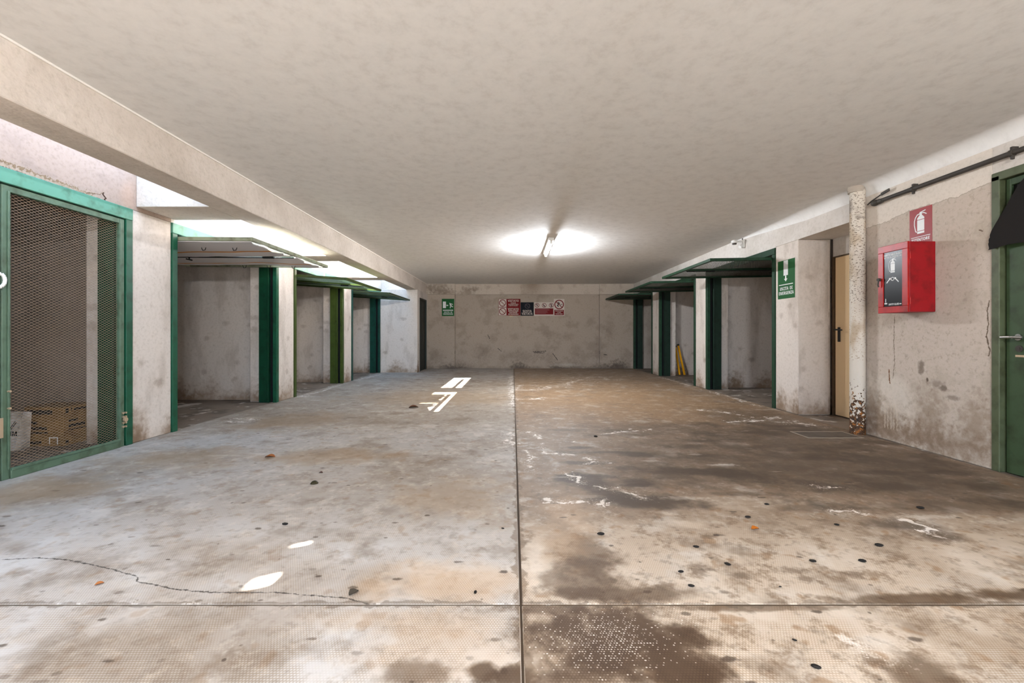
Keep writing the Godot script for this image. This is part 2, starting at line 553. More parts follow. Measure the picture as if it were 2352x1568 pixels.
	for l in [[0.09, 4.02, 0.13, 3.92, 0.17, 3.77, 0.13, 3.65, 0.12, 3.58, 0.14, 3.45, 0.16, 3.34], [0.09, 4.72, 0.17, 4.77, 0.22, 4.63, 0.27, 4.45], [0.27, 4.27, 0.26, 4.1, 0.28, 3.92, 0.36, 3.9, 0.44, 3.9, 0.51, 3.85],
			[0.54, 3.8, 0.61, 3.76, 0.68, 3.71], [0.56, 3.58, 0.64, 3.64, 0.76, 3.63], [0.37, 3.36, 0.42, 3.29, 0.47, 3.25, 0.44, 3.18, 0.46, 3.12, 0.5, 3.12], [0.57, 3.06, 0.61, 3.01, 0.67, 3.02, 0.7, 2.99, 0.76, 2.93, 0.8, 2.86, 0.83, 2.82],
			[0.21, 2.82, 0.25, 2.78, 0.33, 2.77, 0.41, 2.77, 0.49, 2.79], [0.58, 2.82, 0.52, 2.74, 0.53, 2.7], [0.9, 4.66, 1.04, 4.73, 1.17, 4.77, 1.48, 4.9], [0.53, 4.33, 0.57, 4.33], [1.12, 1.53, 1.14, 1.49, 1.15, 1.46, 1.17, 1.43, 1.21, 1.45],
			[2.06, 2.49, 2.18, 2.51, 2.19, 2.38, 2.13, 2.35, 2.18, 2.26], [1.85, 2.63, 1.97, 2.64, 2.01, 2.57], [2.04, 3.09, 2.05, 3.03, 2.2, 3.03]]:
		c.line(mid, l, 0.014, lime, 0.9, 1.3, 0.42)
		c.line(fine, l, 0.03, lime, 0.3, 1.3, 0.5)
	for l in [[2.52, 6.15, 2.72, 6.0, 2.89, 5.78], [2.55, 5.32, 2.86, 5.38, 3.33, 5.64], [-0.01, 11.19, -0.05, 9.77, 0.01, 8.66, -0.03, 7.78, 0.02, 7.29, -0.02, 6.65, 0.01, 6.47], [0.08, 8.35, 0.13, 9.18, 0.38, 9.18, 0.76, 8.83, 0.53, 8.41, 0.24, 8.5],
			[0.87, 8.83, 1.09, 9.0, 1.16, 9.56, 1.86, 10.93, 2.2, 10.93], [0.1, 7.17, 0.3, 7.17, 0.53, 7.33], [1.62, 10.93, 2.15, 10.93, 2.14, 10.2, 2.37, 10.2], [-0.06, 4.64, 0.02, 4.73], [-0.05, 4.64, -0.03, 4.37, 0.01, 4.17], [-3.33, 5.32, -3.1, 5.32, -3.16, 5.47, -3.35, 5.51],
			[3.5, 6.4, 3.56, 7.2, 3.52, 7.9, 3.57, 8.4], [3.52, 9.1, 3.56, 10.0, 3.5, 10.9], [-3.5, 7.5, -3.45, 8.3, -3.5, 9.2], [-3.5, 10.2, -3.42, 11.0, -3.4, 11.9], [3.1, 5.3, 3.3, 5.2, 3.45, 5.0]]:
		c.line(mid, l, 0.03, lime, 0.85, 1.5, 0.42)
		c.line(fine, l, 0.06, lime, 0.3, 1.4, 0.5)
	# hairline cracks
	for l in [[-2.33, 2.06, -2.17, 2.08, -2.01, 2.06, -1.75, 1.98, -1.59, 1.92, -1.55, 1.88, -1.34, 1.82, -1.19, 1.8, -1.01, 1.8, -0.93, 1.8, -0.79, 1.78, -0.64, 1.76, -0.54, 1.72]]:
		c.line(fine, l, 0.0032, Color(0.22, 0.2, 0.18), 0.8, 0.8)
	# dirt along the joints
	c.line(mid, [0.03, 0.9, 0.03, 13.7], 0.022, Color(0.36, 0.28, 0.2), 0.4, 0.9)
	c.line(mid, [-3.6, 1.72, 3.6, 1.72], 0.016, Color(0.34, 0.29, 0.24), 0.4, 0.9)


func floor_mat(c: Canvas, tread := 0.0) -> StandardMaterial3D:
	var x1 := c.x0 + c.dx * c.w
	var d1 := c.y0 + c.dy * c.h
	var a := StandardMaterial3D.new()
	a.albedo_texture = c.texture()
	a.uv1_scale = Vector3(1.0 / (x1 - c.x0), 1.0 / (d1 - c.y0), 1)
	a.uv1_offset = Vector3(-c.x0 / (x1 - c.x0), -c.y0 / (d1 - c.y0), 0)
	a.roughness = 0.62
	a.metallic_specular = 0.42
	a.detail_enabled = true
	a.detail_blend_mode = BaseMaterial3D.BLEND_MODE_MUL
	a.detail_uv_layer = BaseMaterial3D.DETAIL_UV_2
	if tread <= 0.0:
		a.detail_albedo = m.grit_tex
		a.uv2_scale = Vector3(1.7, 1.7, 1)
		return a
	# where the pressed tread pattern of the concrete is not worn off
	a.detail_albedo = m.tread_tex
	a.uv2_scale = Vector3(1.0 / 0.64, 1.0 / 0.64, 1)
	var n := fnoise(47, 2.4, 4, 0.6)
	var w := c.w / 2
	var h := c.h / 2
	var by := PackedByteArray()
	by.resize(w * h)
	for j in h:
		var d := c.y0 + (j + 0.5) * c.dy * 2.0
		var far := smoothstep(4.0, 1.5, d)
		for i in w:
			by[j * w + i] = int(255.0 * clampf(0.12 + tread * far * smoothstep(-0.5, 0.15, n.get_noise_2d(c.x0 + (i + 0.5) * c.dx * 2.0, d)), 0.0, 1.0))
	a.detail_mask = ImageTexture.create_from_image(Image.create_from_data(w, h, false, Image.FORMAT_L8, by))
	return a


func tread_texture() -> ImageTexture:
	var n := fnoise(48, 0.05, 3)
	var by := PackedByteArray()
	by.resize(1024 * 1024 * 3)
	var o := 0
	for j in 1024:
		var row := j / 16
		for i in 1024:
			var u := fposmod(i + (8 if row % 2 else 0), 16) - 7.5
			var v := float(j % 16) - 7.5
			var k := smoothstep(7.5, 4.0, sqrt(u * u + v * v * 1.3))
			k = clampf(k - 0.1 * n.get_noise_2d(i, j), 0.0, 1.0)
			by[o] = int(255.0 * lerpf(0.84, 1.0, k))
			by[o + 1] = int(255.0 * lerpf(0.79, 1.0, k))
			by[o + 2] = int(255.0 * lerpf(0.73, 1.0, k))
			o += 3
	return ImageTexture.create_from_image(Image.create_from_data(1024, 1024, false, Image.FORMAT_RGB8, by))


func floor_materials() -> void:
	m.grit_tex = noise_tex(61, 0.09, 5, [[0.0, Color(0.66, 0.63, 0.6)], [0.35, grey(0.9)], [0.55, grey(1.0)], [1.0, grey(1.0)]], 1024, 0.8)
	m.tread_tex = tread_texture()
	for q in [["near_left", 1100, 290, -2.1, 0.03, 1.2, 1.74], ["near_right", 1100, 290, 0.03, 2.16, 1.2, 1.74], ["mid_left", 1600, 1200, -3.6, 0.03, 1.7, 5.2], ["mid_right", 1600, 1200, 0.03, 3.66, 1.7, 5.2], ["far", 1600, 1100, -3.6, 3.6, 5.2, 13.7]]:
		var c := Canvas.new(q[1], q[2], q[3], q[4], q[5], q[6], Color.WHITE)
		floor_paint(c)
		m["floor_" + q[0]] = floor_mat(c, 0.0 if q[0] == "far" else (0.75 if q[0].begins_with("near") else 0.6))
	var e := Canvas.new(512, 512, 0.0, 4.0, 0.0, 4.0, Color(0.50, 0.45, 0.40))
	var n := fnoise(71, 1.6, 5, 0.6)
	e.noise(n, 1, 1, Color(0.33, 0.28, 0.24), -0.1, 0.45, 0.7)
	e.noise(n, -1, 1, Color(0.87, 0.84, 0.81), 0.24, 0.4, 0.75)
	m.floor_bay = floor_mat(e)


func wall_materials() -> void:
	var mid := fnoise(81, 2.0, 5, 0.6)
	var fine := fnoise(82, 9.0, 4, 0.6)
	# general pillar and partition plaster with grime along the foot
	var c := Canvas.new(1024, 640, 0.0, 4.0, 2.54, 0.0, Color(0.84, 0.80, 0.765))
	c.noise(mid, 1.0, 0.35, Color(0.70, 0.655, 0.61), 0.0, 0.5, 0.5)
	c.noise(fine, 1.0, 1.0, Color(0.66, 0.61, 0.56), 0.25, 0.6, 0.22)
	for k in 60:
		var r := hash(k * 31 + 7)
		var u := float(r % 1000) / 250.0
		var hh := 0.05 + 0.22 * float((r / 1000) % 100) / 100.0
		c.blob(fine, u, 0.0, 0.10, hh, Color(0.47, 0.38, 0.30), 0.28, 0.7, 0.8)
	for k in 26:
		var r := hash(k * 17 + 3)
		c.blob(fine, float(r % 1000) / 250.0, 0.3 + 1.5 * float((r / 1000) % 100) / 100.0, 0.045, 0.035, Color(0.58, 0.52, 0.47), 0.35, 0.9, 0.6)
	m.pillar = wall_canvas(c, 0.0, 4.0, 0.0, 2.54)
	# back wall: scuffed
	c = Canvas.new(1500, 540, -2.7, 3.7, 2.26, 0.0, Color(0.66, 0.605, 0.55))
	c.noise(mid, 0.7, 0.7, Color(0.55, 0.50, 0.45), 0.05, 0.5, 0.5)
	c.noise(fine, 1.0, 0.8, Color(0.46, 0.41, 0.365), 0.28, 0.7, 0.32)
	for b in [[-0.6, 0.9, 0.12, 0.1], [0.05, 0.95, 0.1, 0.08], [-1.5, 0.75, 0.08, 0.05], [1.25, 0.62, 0.13, 0.06], [-0.9, 0.5, 0.25, 0.2], [0.75, 0.55, 0.1, 0.2], [0.3, 0.35, 0.3, 0.15], [1.9, 0.5, 0.14, 0.2], [2.55, 0.55, 0.1, 0.22], [2.6, 0.4, 0.2, 0.1], [-0.3, 0.3, 0.1, 0.15], [1.1, 0.3, 0.12, 0.18], [-2.3, 0.35, 0.2, 0.15], [2.9, 1.2, 0.12, 0.3], [1.0, 1.05, 0.1, 0.08], [1.65, 0.95, 0.15, 0.1]]:
		c.blob(fine, b[0], b[1], b[2], b[3], Color(0.42, 0.37, 0.33), 0.24, 0.9, 0.9)
	for l in [[0.62, 0.50, 1.0, 0.52], [0.64, 0.47, 0.95, 0.47], [-0.45, 0.6, -0.35, 0.52], [-0.75, 1.0, -0.7, 0.9], [1.2, 0.45, 1.35, 0.25], [2.72, 0.42, 2.82, 0.41]]:
		c.line(fine, l, 0.012, Color(0.2, 0.18, 0.17), 0.7, 0.6)
	for k in 40:
		var r := hash(k * 13 + 1)
		c.blob(fine, -2.6 + 6.2 * float(r % 1000) / 1000.0, 0.0, 0.2, 0.05 + 0.16 * float((r / 1000) % 100) / 100.0, Color(0.34, 0.30, 0.27), 0.25, 0.8, 0.8)
	c.blob(fine, 1.6, 0.1, 0.4, 0.05, Color(0.75, 0.71, 0.66), 0.6, 1.2, 0.5)
	c.blob(fine, -0.05, 1.6, 0.06, 0.05, Color(0.78, 0.70, 0.56), 0.6, 0.8, 0.5)
	m.back = wall_canvas(c, -2.7, 3.7, 0.0, 2.26)
	c = Canvas.new(1024, 64, -2.7, 3.7, HC, HB, Color(0.74, 0.69, 0.635))
	c.noise(mid, 1.0, 1.0, Color(0.62, 0.56, 0.5), 0.0, 0.5, 0.5)
	for b in [[-2.2, 2.35, 0.22, 0.16], [-1.98, 2.28, 0.2, 0.1], [-1.35, 2.3, 0.16, 0.14], [-1.15, 2.38, 0.14, 0.05], [-2.45, 2.4, 0.12, 0.1]]:
		c.blob(fine, b[0], b[1], b[2], b[3], Color(0.47, 0.42, 0.37), 0.5, 1.0, 0.8)
	m.back_beam = wall_canvas(c, -2.7, 3.7, HB, HC)
	# right-hand wall beside the extinguisher: pale paint above, a patch of newer plaster and dirt below
	c = Canvas.new(700, 1100, 3.4, 4.86, HC, 0.0, Color(0.755, 0.705, 0.655))
	c.noise(fine, 1.6, 1.6, Color(0.60, 0.54, 0.49), 0.15, 0.6, 0.45)
	c.noise(mid, 1.0, 1.0, Color(0.65, 0.60, 0.545), 0.05, 0.5, 0.4)
	for j in c.h:
		var y := c.y0 + (j + 0.5) * c.dy
		for i in c.w:
			var u := c.x0 + (i + 0.5) * c.dx
			var edge := 2.135 + 0.05 * (4.0 - u) + 0.03 * mid.get_noise_2d(u * 1.5, 3.0) + 0.01 * fine.get_noise_2d(u * 2.0, 1.0)
			if y > edge:
				c.c[j * c.w + i] = Color(0.85, 0.81, 0.765) if y > edge + 0.006 else Color(0.66, 0.62, 0.57)
	c.blob(mid, 4.45, 0.42, 0.36, 0.22, Color(0.83, 0.79, 0.74), 0.7, 0.4, 0.25)
	for b in [[4.6, 0.28, 0.12, 0.2], [4.42, 0.2, 0.2, 0.12], [3.95, 0.26, 0.14, 0.2], [3.75, 0.12, 0.35, 0.1], [4.2, 0.1, 0.4, 0.08], [3.55, 0.3, 0.1, 0.2], [4.5, 0.08, 0.3, 0.1], [4.75, 0.3, 0.06, 0.3]]:
		c.blob(fine, b[0], b[1], b[2], b[3], Color(0.50, 0.42, 0.35), 0.5, 1.0, 0.95)
	for b in [[4.03, 0.73, 0.03, 0.05, 0.6], [3.88, 0.6, 0.06, 0.03, 0.4], [3.83, 0.57, 0.03, 0.02, 0.6], [3.97, 0.63, 0.008, 0.015, 0.9], [3.75, 0.5, 0.05, 0.02, 0.4]]:
		c.blob(fine, b[0], b[1], b[2], b[3], Color(0.38, 0.33, 0.29), b[4], 0.8, 0.5)
	c.line(fine, [4.31, 1.2, 4.32, 0.95, 4.31, 0.75, 4.33, 0.6], 0.004, Color(0.42, 0.37, 0.32), 0.7, 0.8)
	c.line(fine, [4.375, 0.68, 4.37, 0.6, 4.365, 0.55], 0.006, Color(0.40, 0.25, 0.14), 0.9, 0.4)
	c.line(fine, [3.455, 1.28, 3.47, 1.2, 3.46, 1.1, 3.475, 1.0, 3.45, 0.9, 3.46, 0.86], 0.005, Color(0.33, 0.27, 0.22), 0.8, 0.6)
	c.line(fine, [3.53, 1.83, 3.5, 1.82], 0.005, Color(0.33, 0.27, 0.22), 0.7, 0.6)
	for k in 5:
		c.line(fine, [4.28 + 0.035 * k, 0.36, 4.285 + 0.035 * k, 0.12], 0.007, Color(0.78, 0.72, 0.65), 0.6, 0.6)
	m.wall_near = wall_canvas(c, 3.4, 4.86, 0.0, HC)
	# plaster over the first left gate, broken along its lower edge
	c = Canvas.new(1400, 220, 1.9, 4.9, 2.62, 2.17, Color(0.68, 0.60, 0.55))
	c.noise(fine, 2.0, 2.0, Color(0.60, 0.53, 0.49), 0.1, 0.55, 0.5)
	c.noise(mid, 0.8, 2.0, Color(0.60, 0.53, 0.49), 0.1, 0.5, 0.4)
	c.line(fine, [1.9, 2.235, 2.6, 2.235, 3.1, 2.225, 3.4, 2.22, 3.6, 2.21, 3.85, 2.2], 0.012, Color(0.50, 0.41, 0.31), 0.9, 1.0)
	c.line(fine, [1.9, 2.205, 2.8, 2.205, 3.4, 2.2, 3.9, 2.195], 0.014, Color(0.70, 0.62, 0.54), 0.7, 0.8)
	c.line(fine, [2.1, 2.19, 3.0, 2.19, 3.6, 2.188, 3.95, 2.188], 0.005, Color(0.2, 0.13, 0.1), 0.85, 0.5, 0.45)
	c.line(fine, [3.80, 2.205, 3.9, 2.22, 3.95, 2.245], 0.006, Color(0.45, 0.36, 0.28), 0.8, 0.8)
	c.line(fine, [3.96, 2.25, 3.95, 2.235, 3.98, 2.215, 3.965, 2.195, 3.98, 2.185], 0.007, Color(0.22, 0.15, 0.11), 0.95, 0.6)
	c.blob(mid, 4.2, 2.3, 0.07, 0.16, Color(0.74, 0.63, 0.56), 0.6, 0.6, 0.6)
	m.lintel_broken = wall_canvas(c, 1.9, 4.9, 2.17, 2.62)
	# the old drain pipe: dotted with flaking paint, rusted through at the foot (u round it, v metres from the floor)
	c = Canvas.new(256, 1100, 0.0, 0.43, 2.54, 0.0, Color(0.80, 0.765, 0.715))
	c.noise(fnoise(91, 4.0, 3), 1.0, 0.4, Color(0.62, 0.53, 0.42), 0.0, 0.5, 0.6)
	var dash := fnoise(92, 16.0, 2)
	var rc := c.region(0.0, 0.43, 0.85, 2.54)
	c.noise(dash, 1.6, 4.0, Color(0.34, 0.28, 0.23), 0.30, 0.46, 0.7, c.region(0.0, 0.43, 1.35, 2.54))
	c.noise(dash, 1.6, 4.0, Color(0.5, 0.39, 0.28), 0.40, 0.55, 0.6, c.region(0.0, 0.43, 0.75, 1.35))
	c.noise(fnoise(93, 3.0, 3), 1.0, 1.0, Color(0.45, 0.40, 0.36), -0.1, 0.4, 0.7, c.region(0.0, 0.43, 2.2, 2.54))
	for j in c.h:
		var y := c.y0 + (j + 0.5) * c.dy
		if y > 0.62: continue
		for i in c.w:
			var u := c.x0 + (i + 0.5) * c.dx
			var v := fine.get_noise_2d(u * 2.2, y * 2.2)
			var a := smoothstep(-0.02, 0.03, v * 0.8 + (0.27 - y) * 1.5) if y < 0.62 else 0.0
			var rust := Color(0.28, 0.17, 0.07).lerp(Color(0.60, 0.36, 0.10), smoothstep(0.0, 0.4, mid.get_noise_2d(u * 9.0, y * 9.0))).lerp(Color(0.15, 0.10, 0.06), smoothstep(0.1, 0.4, fine.get_noise_2d(u * 3.0 + 5.0, y * 3.0)))
			c.c[j * c.w + i] = c.c[j * c.w + i].lerp(rust, a)
	var pm := StandardMaterial3D.new()
	pm.albedo_texture = c.texture()
	pm.uv1_scale = Vector3(1.0, -1.0 / 2.54, 1)
	pm.uv1_offset = Vector3(0, 1.0, 0)
	pm.roughness = 0.75
	m.pipe = pm


# ------------------------------------------------------------------ the setting
func shell() -> void:
	var st: SurfaceTool
	# floor: four slabs with open joints, and the bays' own concrete
	var fl := thing("floor", Vector3.ZERO, "worn brown concrete floor slabs with dark joints and white limescale marks", "floor", "", "structure")
	for q in [[-3.6, 0.026, "left"], [0.034, 3.6, "right"]]:
		st = new_st()
		box(st, q[0], q[1], -0.2, 0.0, 0.9, 1.715, 0.003)
		obj("slab", st, m["floor_near_" + q[2]], fl)
		st = new_st()
		box(st, q[0], q[1], -0.2, 0.0, 1.724, 5.2, 0.003)
		st.set_material(m["floor_mid_" + q[2]])
		var mesh := st.commit()
		st = new_st()
		box(st, q[0], q[1], -0.2, 0.0, 5.2, DB + 0.3)
		st.set_material(m.floor_far)
		st.commit(mesh)
		var o := MeshInstance3D.new()
		o.name = "slab"
		o.mesh = mesh
		fl.add_child(o, true)
	st = new_st()
	box(st, -3.6, 3.6, -0.2, -0.005, 0.9, DB)
	obj("joint_filler", st, plain(Color(0.26, 0.205, 0.15), 0.9), fl)
	st = new_st()
	box(st, -8.7, -3.6, -0.2, 0.0, -4.2, DB + 0.3)
	obj("bay_slab", st, m.floor_bay, fl)
	st = new_st()
	box(st, 3.6, 8.7, -0.2, 0.0, -4.2, DB + 0.3)
	obj("bay_slab", st, m.floor_bay, fl)
	st = new_st()
	box(st, -3.6, 3.6, -0.2, 0.0, -4.2, 0.9)
	obj("bay_slab", st, m.floor_bay, fl)
	# ceiling
	var ce := thing("ceiling", Vector3.ZERO, "wide plain off-white plastered ceiling of the garage aisle", "ceiling", "", "structure")
	st = new_st()
	box(st, -2.62, WR + 0.25, HC, 2.8, -4.2, DB + 0.3)
	obj("slab", st, m.ceiling, ce)
	st = new_st()
	for i in 8:   # plaster cove along the near right-hand wall, running out to nothing
		var t0 := PI / 2 * i / 8
		var t1 := PI / 2 * (i + 1) / 8
		var n0 := Vector3(-cos(t0), -sin(t0), 0)
		var n1 := Vector3(-cos(t1), -sin(t1), 0)
		for q in [[-4.0, 5.6, 0.11, 0.11], [5.6, 7.4, 0.11, 0.004]]:
			var c0 := Vector2(WR - q[2], HC - q[2])
			var c1 := Vector2(WR - q[3], HC - q[3])
			var a0: Vector2 = c0 - Vector2(n0.x, n0.y) * q[2]
			var b0: Vector2 = c0 - Vector2(n1.x, n1.y) * q[2]
			var a1: Vector2 = c1 - Vector2(n0.x, n0.y) * q[3]
			var b1: Vector2 = c1 - Vector2(n1.x, n1.y) * q[3]
			quad(st, P(a0.x, a0.y, q[0]), P(a1.x, a1.y, q[1]), P(b1.x, b1.y, q[1]), P(b0.x, b0.y, q[0]), (n0 + n1).normalized(), [], [n0, n0, n1, n1])
	obj("cove", st, m.ceiling, ce)
	st = new_st()
	box(st, WR + 0.2, 8.7, 2.45, 2.6, -4.2, DB + 0.3)
	obj("bay_roof", st, m.plaster_dull, ce)
	st = new_st()
	box(st, -8.7, -WL - 0.05, 2.45, 2.6, -0.15, DB + 0.3)
	obj("bay_roof", st, m.plaster_dull, ce)
	st = new_st()
	box(st, -2.589, -2.578, HC - 0.012, HC, -4.0, DB)
	obj("caulk_line", st, m.caulk, ce)
	# beam along the light well, with cross beams over the pillars
	var bm := thing("trim_1", Vector3.ZERO, "long off-white concrete beam beside the open light well on the left", "beam", "", "structure")
	st = new_st()
	box(st, -2.868, -2.589, HB, 2.8, -4.2, DB + 0.3, 0.006)
	obj("long_beam", st, m.beam, bm)
	for q in [[-4.2, 0.54], [1.55, 2.0], [4.30, 4.80], [7.0, 7.50], [9.66, 10.12], [12.3, DB + 0.3]]:  # first span is unseen, lengthened to keep sun out of the slot
		st = new_st()
		box(st, -WL, -2.868, HB, 2.6, q[0], q[1], 0.004)
		obj("cross_beam", st, m.beam, bm)
	# left wall: pillars, lintel, partitions between the bays
	var wl := thing("wall_left", Vector3.ZERO, "left wall of plastered pillars between green garage gates", "wall", "", "structure")
	for q in [[-4.2, -2.7], [-0.15, 2.0], [4.25, 4.74], [6.90, 7.39], [9.56, 10.03]]:
		st = new_st()
		box(st, -WL, -3.99, 0.0, 2.19, q[0], q[1], 0.008)
		obj("pillar", st, m.pillar, wl)
	st = new_st()
	box(st, -WL, -3.76, 2.19, 2.6, 2.0, 4.74)
	obj("lintel", st, m.lintel_broken, wl)
	for q in [[-4.2, 2.0], [4.74, 7.39], [7.39, 10.03], [10.03, 12.305]]:
		st = new_st()
		box(st, -WL, -3.76, 2.19, 2.6, q[0], q[1])
		obj("lintel", st, m.plaster, wl)
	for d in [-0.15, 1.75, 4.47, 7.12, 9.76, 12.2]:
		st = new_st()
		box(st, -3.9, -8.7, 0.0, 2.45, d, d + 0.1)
		obj("partition", st, m.plaster_shaded if d == 4.47 else m.pillar, wl)
	st = new_st()
	box(st, -8.6, -8.75, 0.0, 2.45, -0.15, DB + 0.3)
	obj("bay_end_wall", st, m.plaster_dull, wl)
	st = new_st()
	box(st, -3.9, -2.56, 0.0, HB, 12.2, 12.5, 0.006)
	box(st, -3.9, -2.56, 2.035, HB, 12.5, 13.45)
	box(st, -3.9, -2.56, 0.0, HB, 13.45, DB + 0.3)
	obj("corner_block", st, m.pillar, wl)
	# unseen blocks added beyond the light well, gapped to shape the sun patches
	st = new_st()
	for q in [[-0.1, -0.02, 4.15], [-0.02, 0.14, 3.73], [0.14, 0.34, 4.15], [0.34, 0.44, 3.74], [0.44, 3.9, 4.15], [9.2, 10.7, 4.15], [10.7, 10.8, 3.74], [10.8, 13.9, 4.15]]:
		box(st, -4.2, -4.35, 2.6, q[2], q[0], q[1])
	obj("sun_blocker", st, m.plaster_dull, wl)
	# back wall
	var wb := thing("wall_back", Vector3.ZERO, "scuffed grey-brown plaster wall closing the far end", "wall", "", "structure")
	st = new_st()
	box(st, -2.6, WR + 0.3, 0.0, HB, DB + 0.03, DB + 0.3)
	obj("panel", st, m.back, wb)
	st = new_st()
	box(st, -2.62, -1.735, 0.0, HB, DB - 0.09, DB + 0.03, 0.006)
	obj("pilaster", st, m.back, wb)
	st = new_st()
	box(st, 2.60, WR + 0.3, 0.0, HB, DB - 0.06, DB + 0.03, 0.006)
	obj("pilaster", st, m.back, wb)
	st = new_st()
	box(st, -2.62, -1.735, HB, HC, DB - 0.105, DB + 0.3)
	box(st, -1.735, 2.6, HB, HC, DB - 0.01, DB + 0.3)
	box(st, 2.6, WR + 0.3, HB, HC, DB - 0.07, DB + 0.3)
	obj("head_beam", st, m.back_beam, wb)
	st = new_st()
	box(st, WR + 0.3, 8.7, 0.0, 2.6, DB, DB + 0.3)
	obj("bay_end", st, m.plaster_dull, wb)
	st = new_st()
	box(st, -8.7, -3.9, 0.0, 2.6, DB, DB + 0.3)
	obj("bay_end", st, m.plaster_dull, wb)
	# right wall
	var wr := thing("wall_right", Vector3.ZERO, "right wall of stained plaster with a door recess and gate pillars", "wall", "", "structure")
	st = new_st()
	box(st, WR, WR + 0.45, 0.0, HC, 3.43, 4.84, 0.006)
	obj("panel", st, m.wall_near, wr)
	for q in [[5.77, 6.26], [8.51, 9.0], [11.25, 11.78]]:
		st = new_st()
		box(st, WR, 4.03, 0.0, HB, q[0], q[1], 0.008)
		obj("pillar", st, m.pillar, wr)
	for q in [[4.84, 5.77, 2.2265], [5.77, 6.26, 2.2265], [6.26, 8.51, 2.215], [8.51, 9.0, 2.2265], [9.0, 11.25, 2.215], [11.25, 11.78, 2.2265], [11.78, DB, 2.215]]:
		st = new_st()
		box(st, WR, WR + 0.45 if q[0] < 5.7 else WR + 0.2, q[2], 2.6, q[0], q[1])
		obj("lintel", st, m.plaster, wr)
	st = new_st()
	box(st, WR, WR + 0.45, 2.2265, HC, 2.4, 3.43)
	box(st, WR, WR + 0.45, 0.0, HC, -4.2, 2.4)
	obj("near_wall", st, m.plaster, wr)
	st = new_st()
	box(st, 4.06, 4.2, 2.0, 2.6, 4.84, 5.77)
	box(st, 4.06, 4.2, 0.0, 2.0, 4.84, 4.88)
	obj("recess_back", st, m.plaster, wr)
	for d in [5.95, 8.72, 11.5]:
		st = new_st()
		box(st, 3.98, 8.7, 0.0, 2.45, d, d + 0.1)
		obj("partition", st, m.pillar, wr)
	st = new_st()
	box(st, 8.6, 8.75, 0.0, 2.45, -4.2, DB + 0.3)
	obj("bay_end_wall", st, m.plaster_dull, wr)
	st = new_st()
	box(st, 4.2, 4.3, 0.0, 2.6, 2.3, 5.9)
	obj("stair_wall", st, m.dark, wr)
	var wf := thing("wall_front", Vector3.ZERO, "plaster wall with the entrance opening behind the camera", "wall", "", "structure")
	st = new_st()
	box(st, -3.99, -2.4, 0.0, 2.8, -4.2, -4.0)
	box(st, 3.2, 8.7, 0.0, 2.8, -4.2, -4.0)
	box(st, -2.4, 3.2, 2.4, 2.8, -4.2, -4.0)
	obj("panel", st, m.plaster, wf)
	st = new_st()
	box(st, -14.0, 9.0, -0.2, 0.0, -18.0, -4.2)
	box(st, -14.0, -8.7, -0.2, 0.0, -4.2, 4.0)
	obj("sunlit_forecourt", st, plaster(Color(0.78, 0.75, 0.71)), wf)
	org = Vector3.ZERO


func lamp(called: String, x: float, d0: float, d1: float, label: String, energy: float) -> void:
	var t := thing(called, Vector3(x, HC, -(d0 + d1) / 2), label, "lamp", "fluorescent ceiling lamps")
	var st := new_st()
	box(st, x - 0.045, x + 0.045, HC - 0.051, HC - 0.001, d0, d1, 0.006)
	obj("housing", st, m.white, t)
	for d in [d0 + 0.03, d1 - 0.03]:
		st = new_st()
		box(st, x - 0.02, x + 0.02, HC - 0.095, HC - 0.05, d - 0.012, d + 0.012, 0.003)
		obj("lamp_holder", st, m.white, t)
	var glow := StandardMaterial3D.new()
	glow.albedo_color = Color(0.95, 0.95, 0.93)
	glow.emission_enabled = true
	glow.emission = Color(1.0, 0.98, 0.95)
	glow.emission_energy_multiplier = 5.0
	var step := (d1 - d0 - 0.07) / 3.0
	for k in 3:
		var a := d0 + 0.035 + step * k
		st = new_st()
		tube(st, P(x, HC - 0.082, a), P(x, HC - 0.082, a + step), 0.02, 16)
		obj("tube", st, glow, t)
		var l := OmniLight3D.new()
		l.name = "tube_light"
		l.light_color = Color(0.945, 0.97, 1.0)
		l.light_energy = energy / 3.0
		l.omni_range = 30.0
		l.omni_attenuation = 2.0
		l.light_size = 0.018
		l.shadow_enabled = true
		l.position = Vector3(0, -0.082, -(a + step / 2 - (d0 + d1) / 2))
		t.add_child(l, true)
	org = Vector3.ZERO


# ------------------------------------------------------------------ garage gates
func zigzag(lx: float, lz: float, sw: float, lw: float, r: float) -> ArrayMesh:
	# a sheet of expanded metal in the xz plane, x from 0 to lx, z centred
	var vs := PackedVector3Array()
	var ns := PackedVector3Array()
	var ix := PackedInt32Array()
	var rows := int(lx / (sw / 2))
	var cols := int(lz / (lw / 2))
	for j in rows:
		for k in cols:
			var a := Vector3((j + (k + j) % 2) * sw / 2, 0, -lz / 2 + k * lw / 2)
			var b := Vector3((j + (k + 1 + j) % 2) * sw / 2, 0, -lz / 2 + (k + 1) * lw / 2)
			var t := (b - a).normalized()
			var s := Vector3(-t.z, 0, t.x) * r
			var u := Vector3(0, r * 0.8, 0)
			var base := vs.size()
			var ring := [s, u, -s, -u]
			for e in 4:
				vs.append(a + ring[e]); ns.append(ring[e].normalized())
				vs.append(b + ring[e]); ns.append(ring[e].normalized())
			for e in 4:
				var p := base + e * 2
				var q := base + ((e + 1) % 4) * 2
				ix.append_array(PackedInt32Array([p, q, p + 1, q, q + 1, p + 1]))
	var arr := []
	arr.resize(Mesh.ARRAY_MAX)
	arr[Mesh.ARRAY_VERTEX] = vs
	arr[Mesh.ARRAY_NORMAL] = ns
	arr[Mesh.ARRAY_INDEX] = ix
	var mesh := ArrayMesh.new()
	mesh.add_surface_from_arrays(Mesh.PRIMITIVE_TRIANGLES, arr)
	return mesh


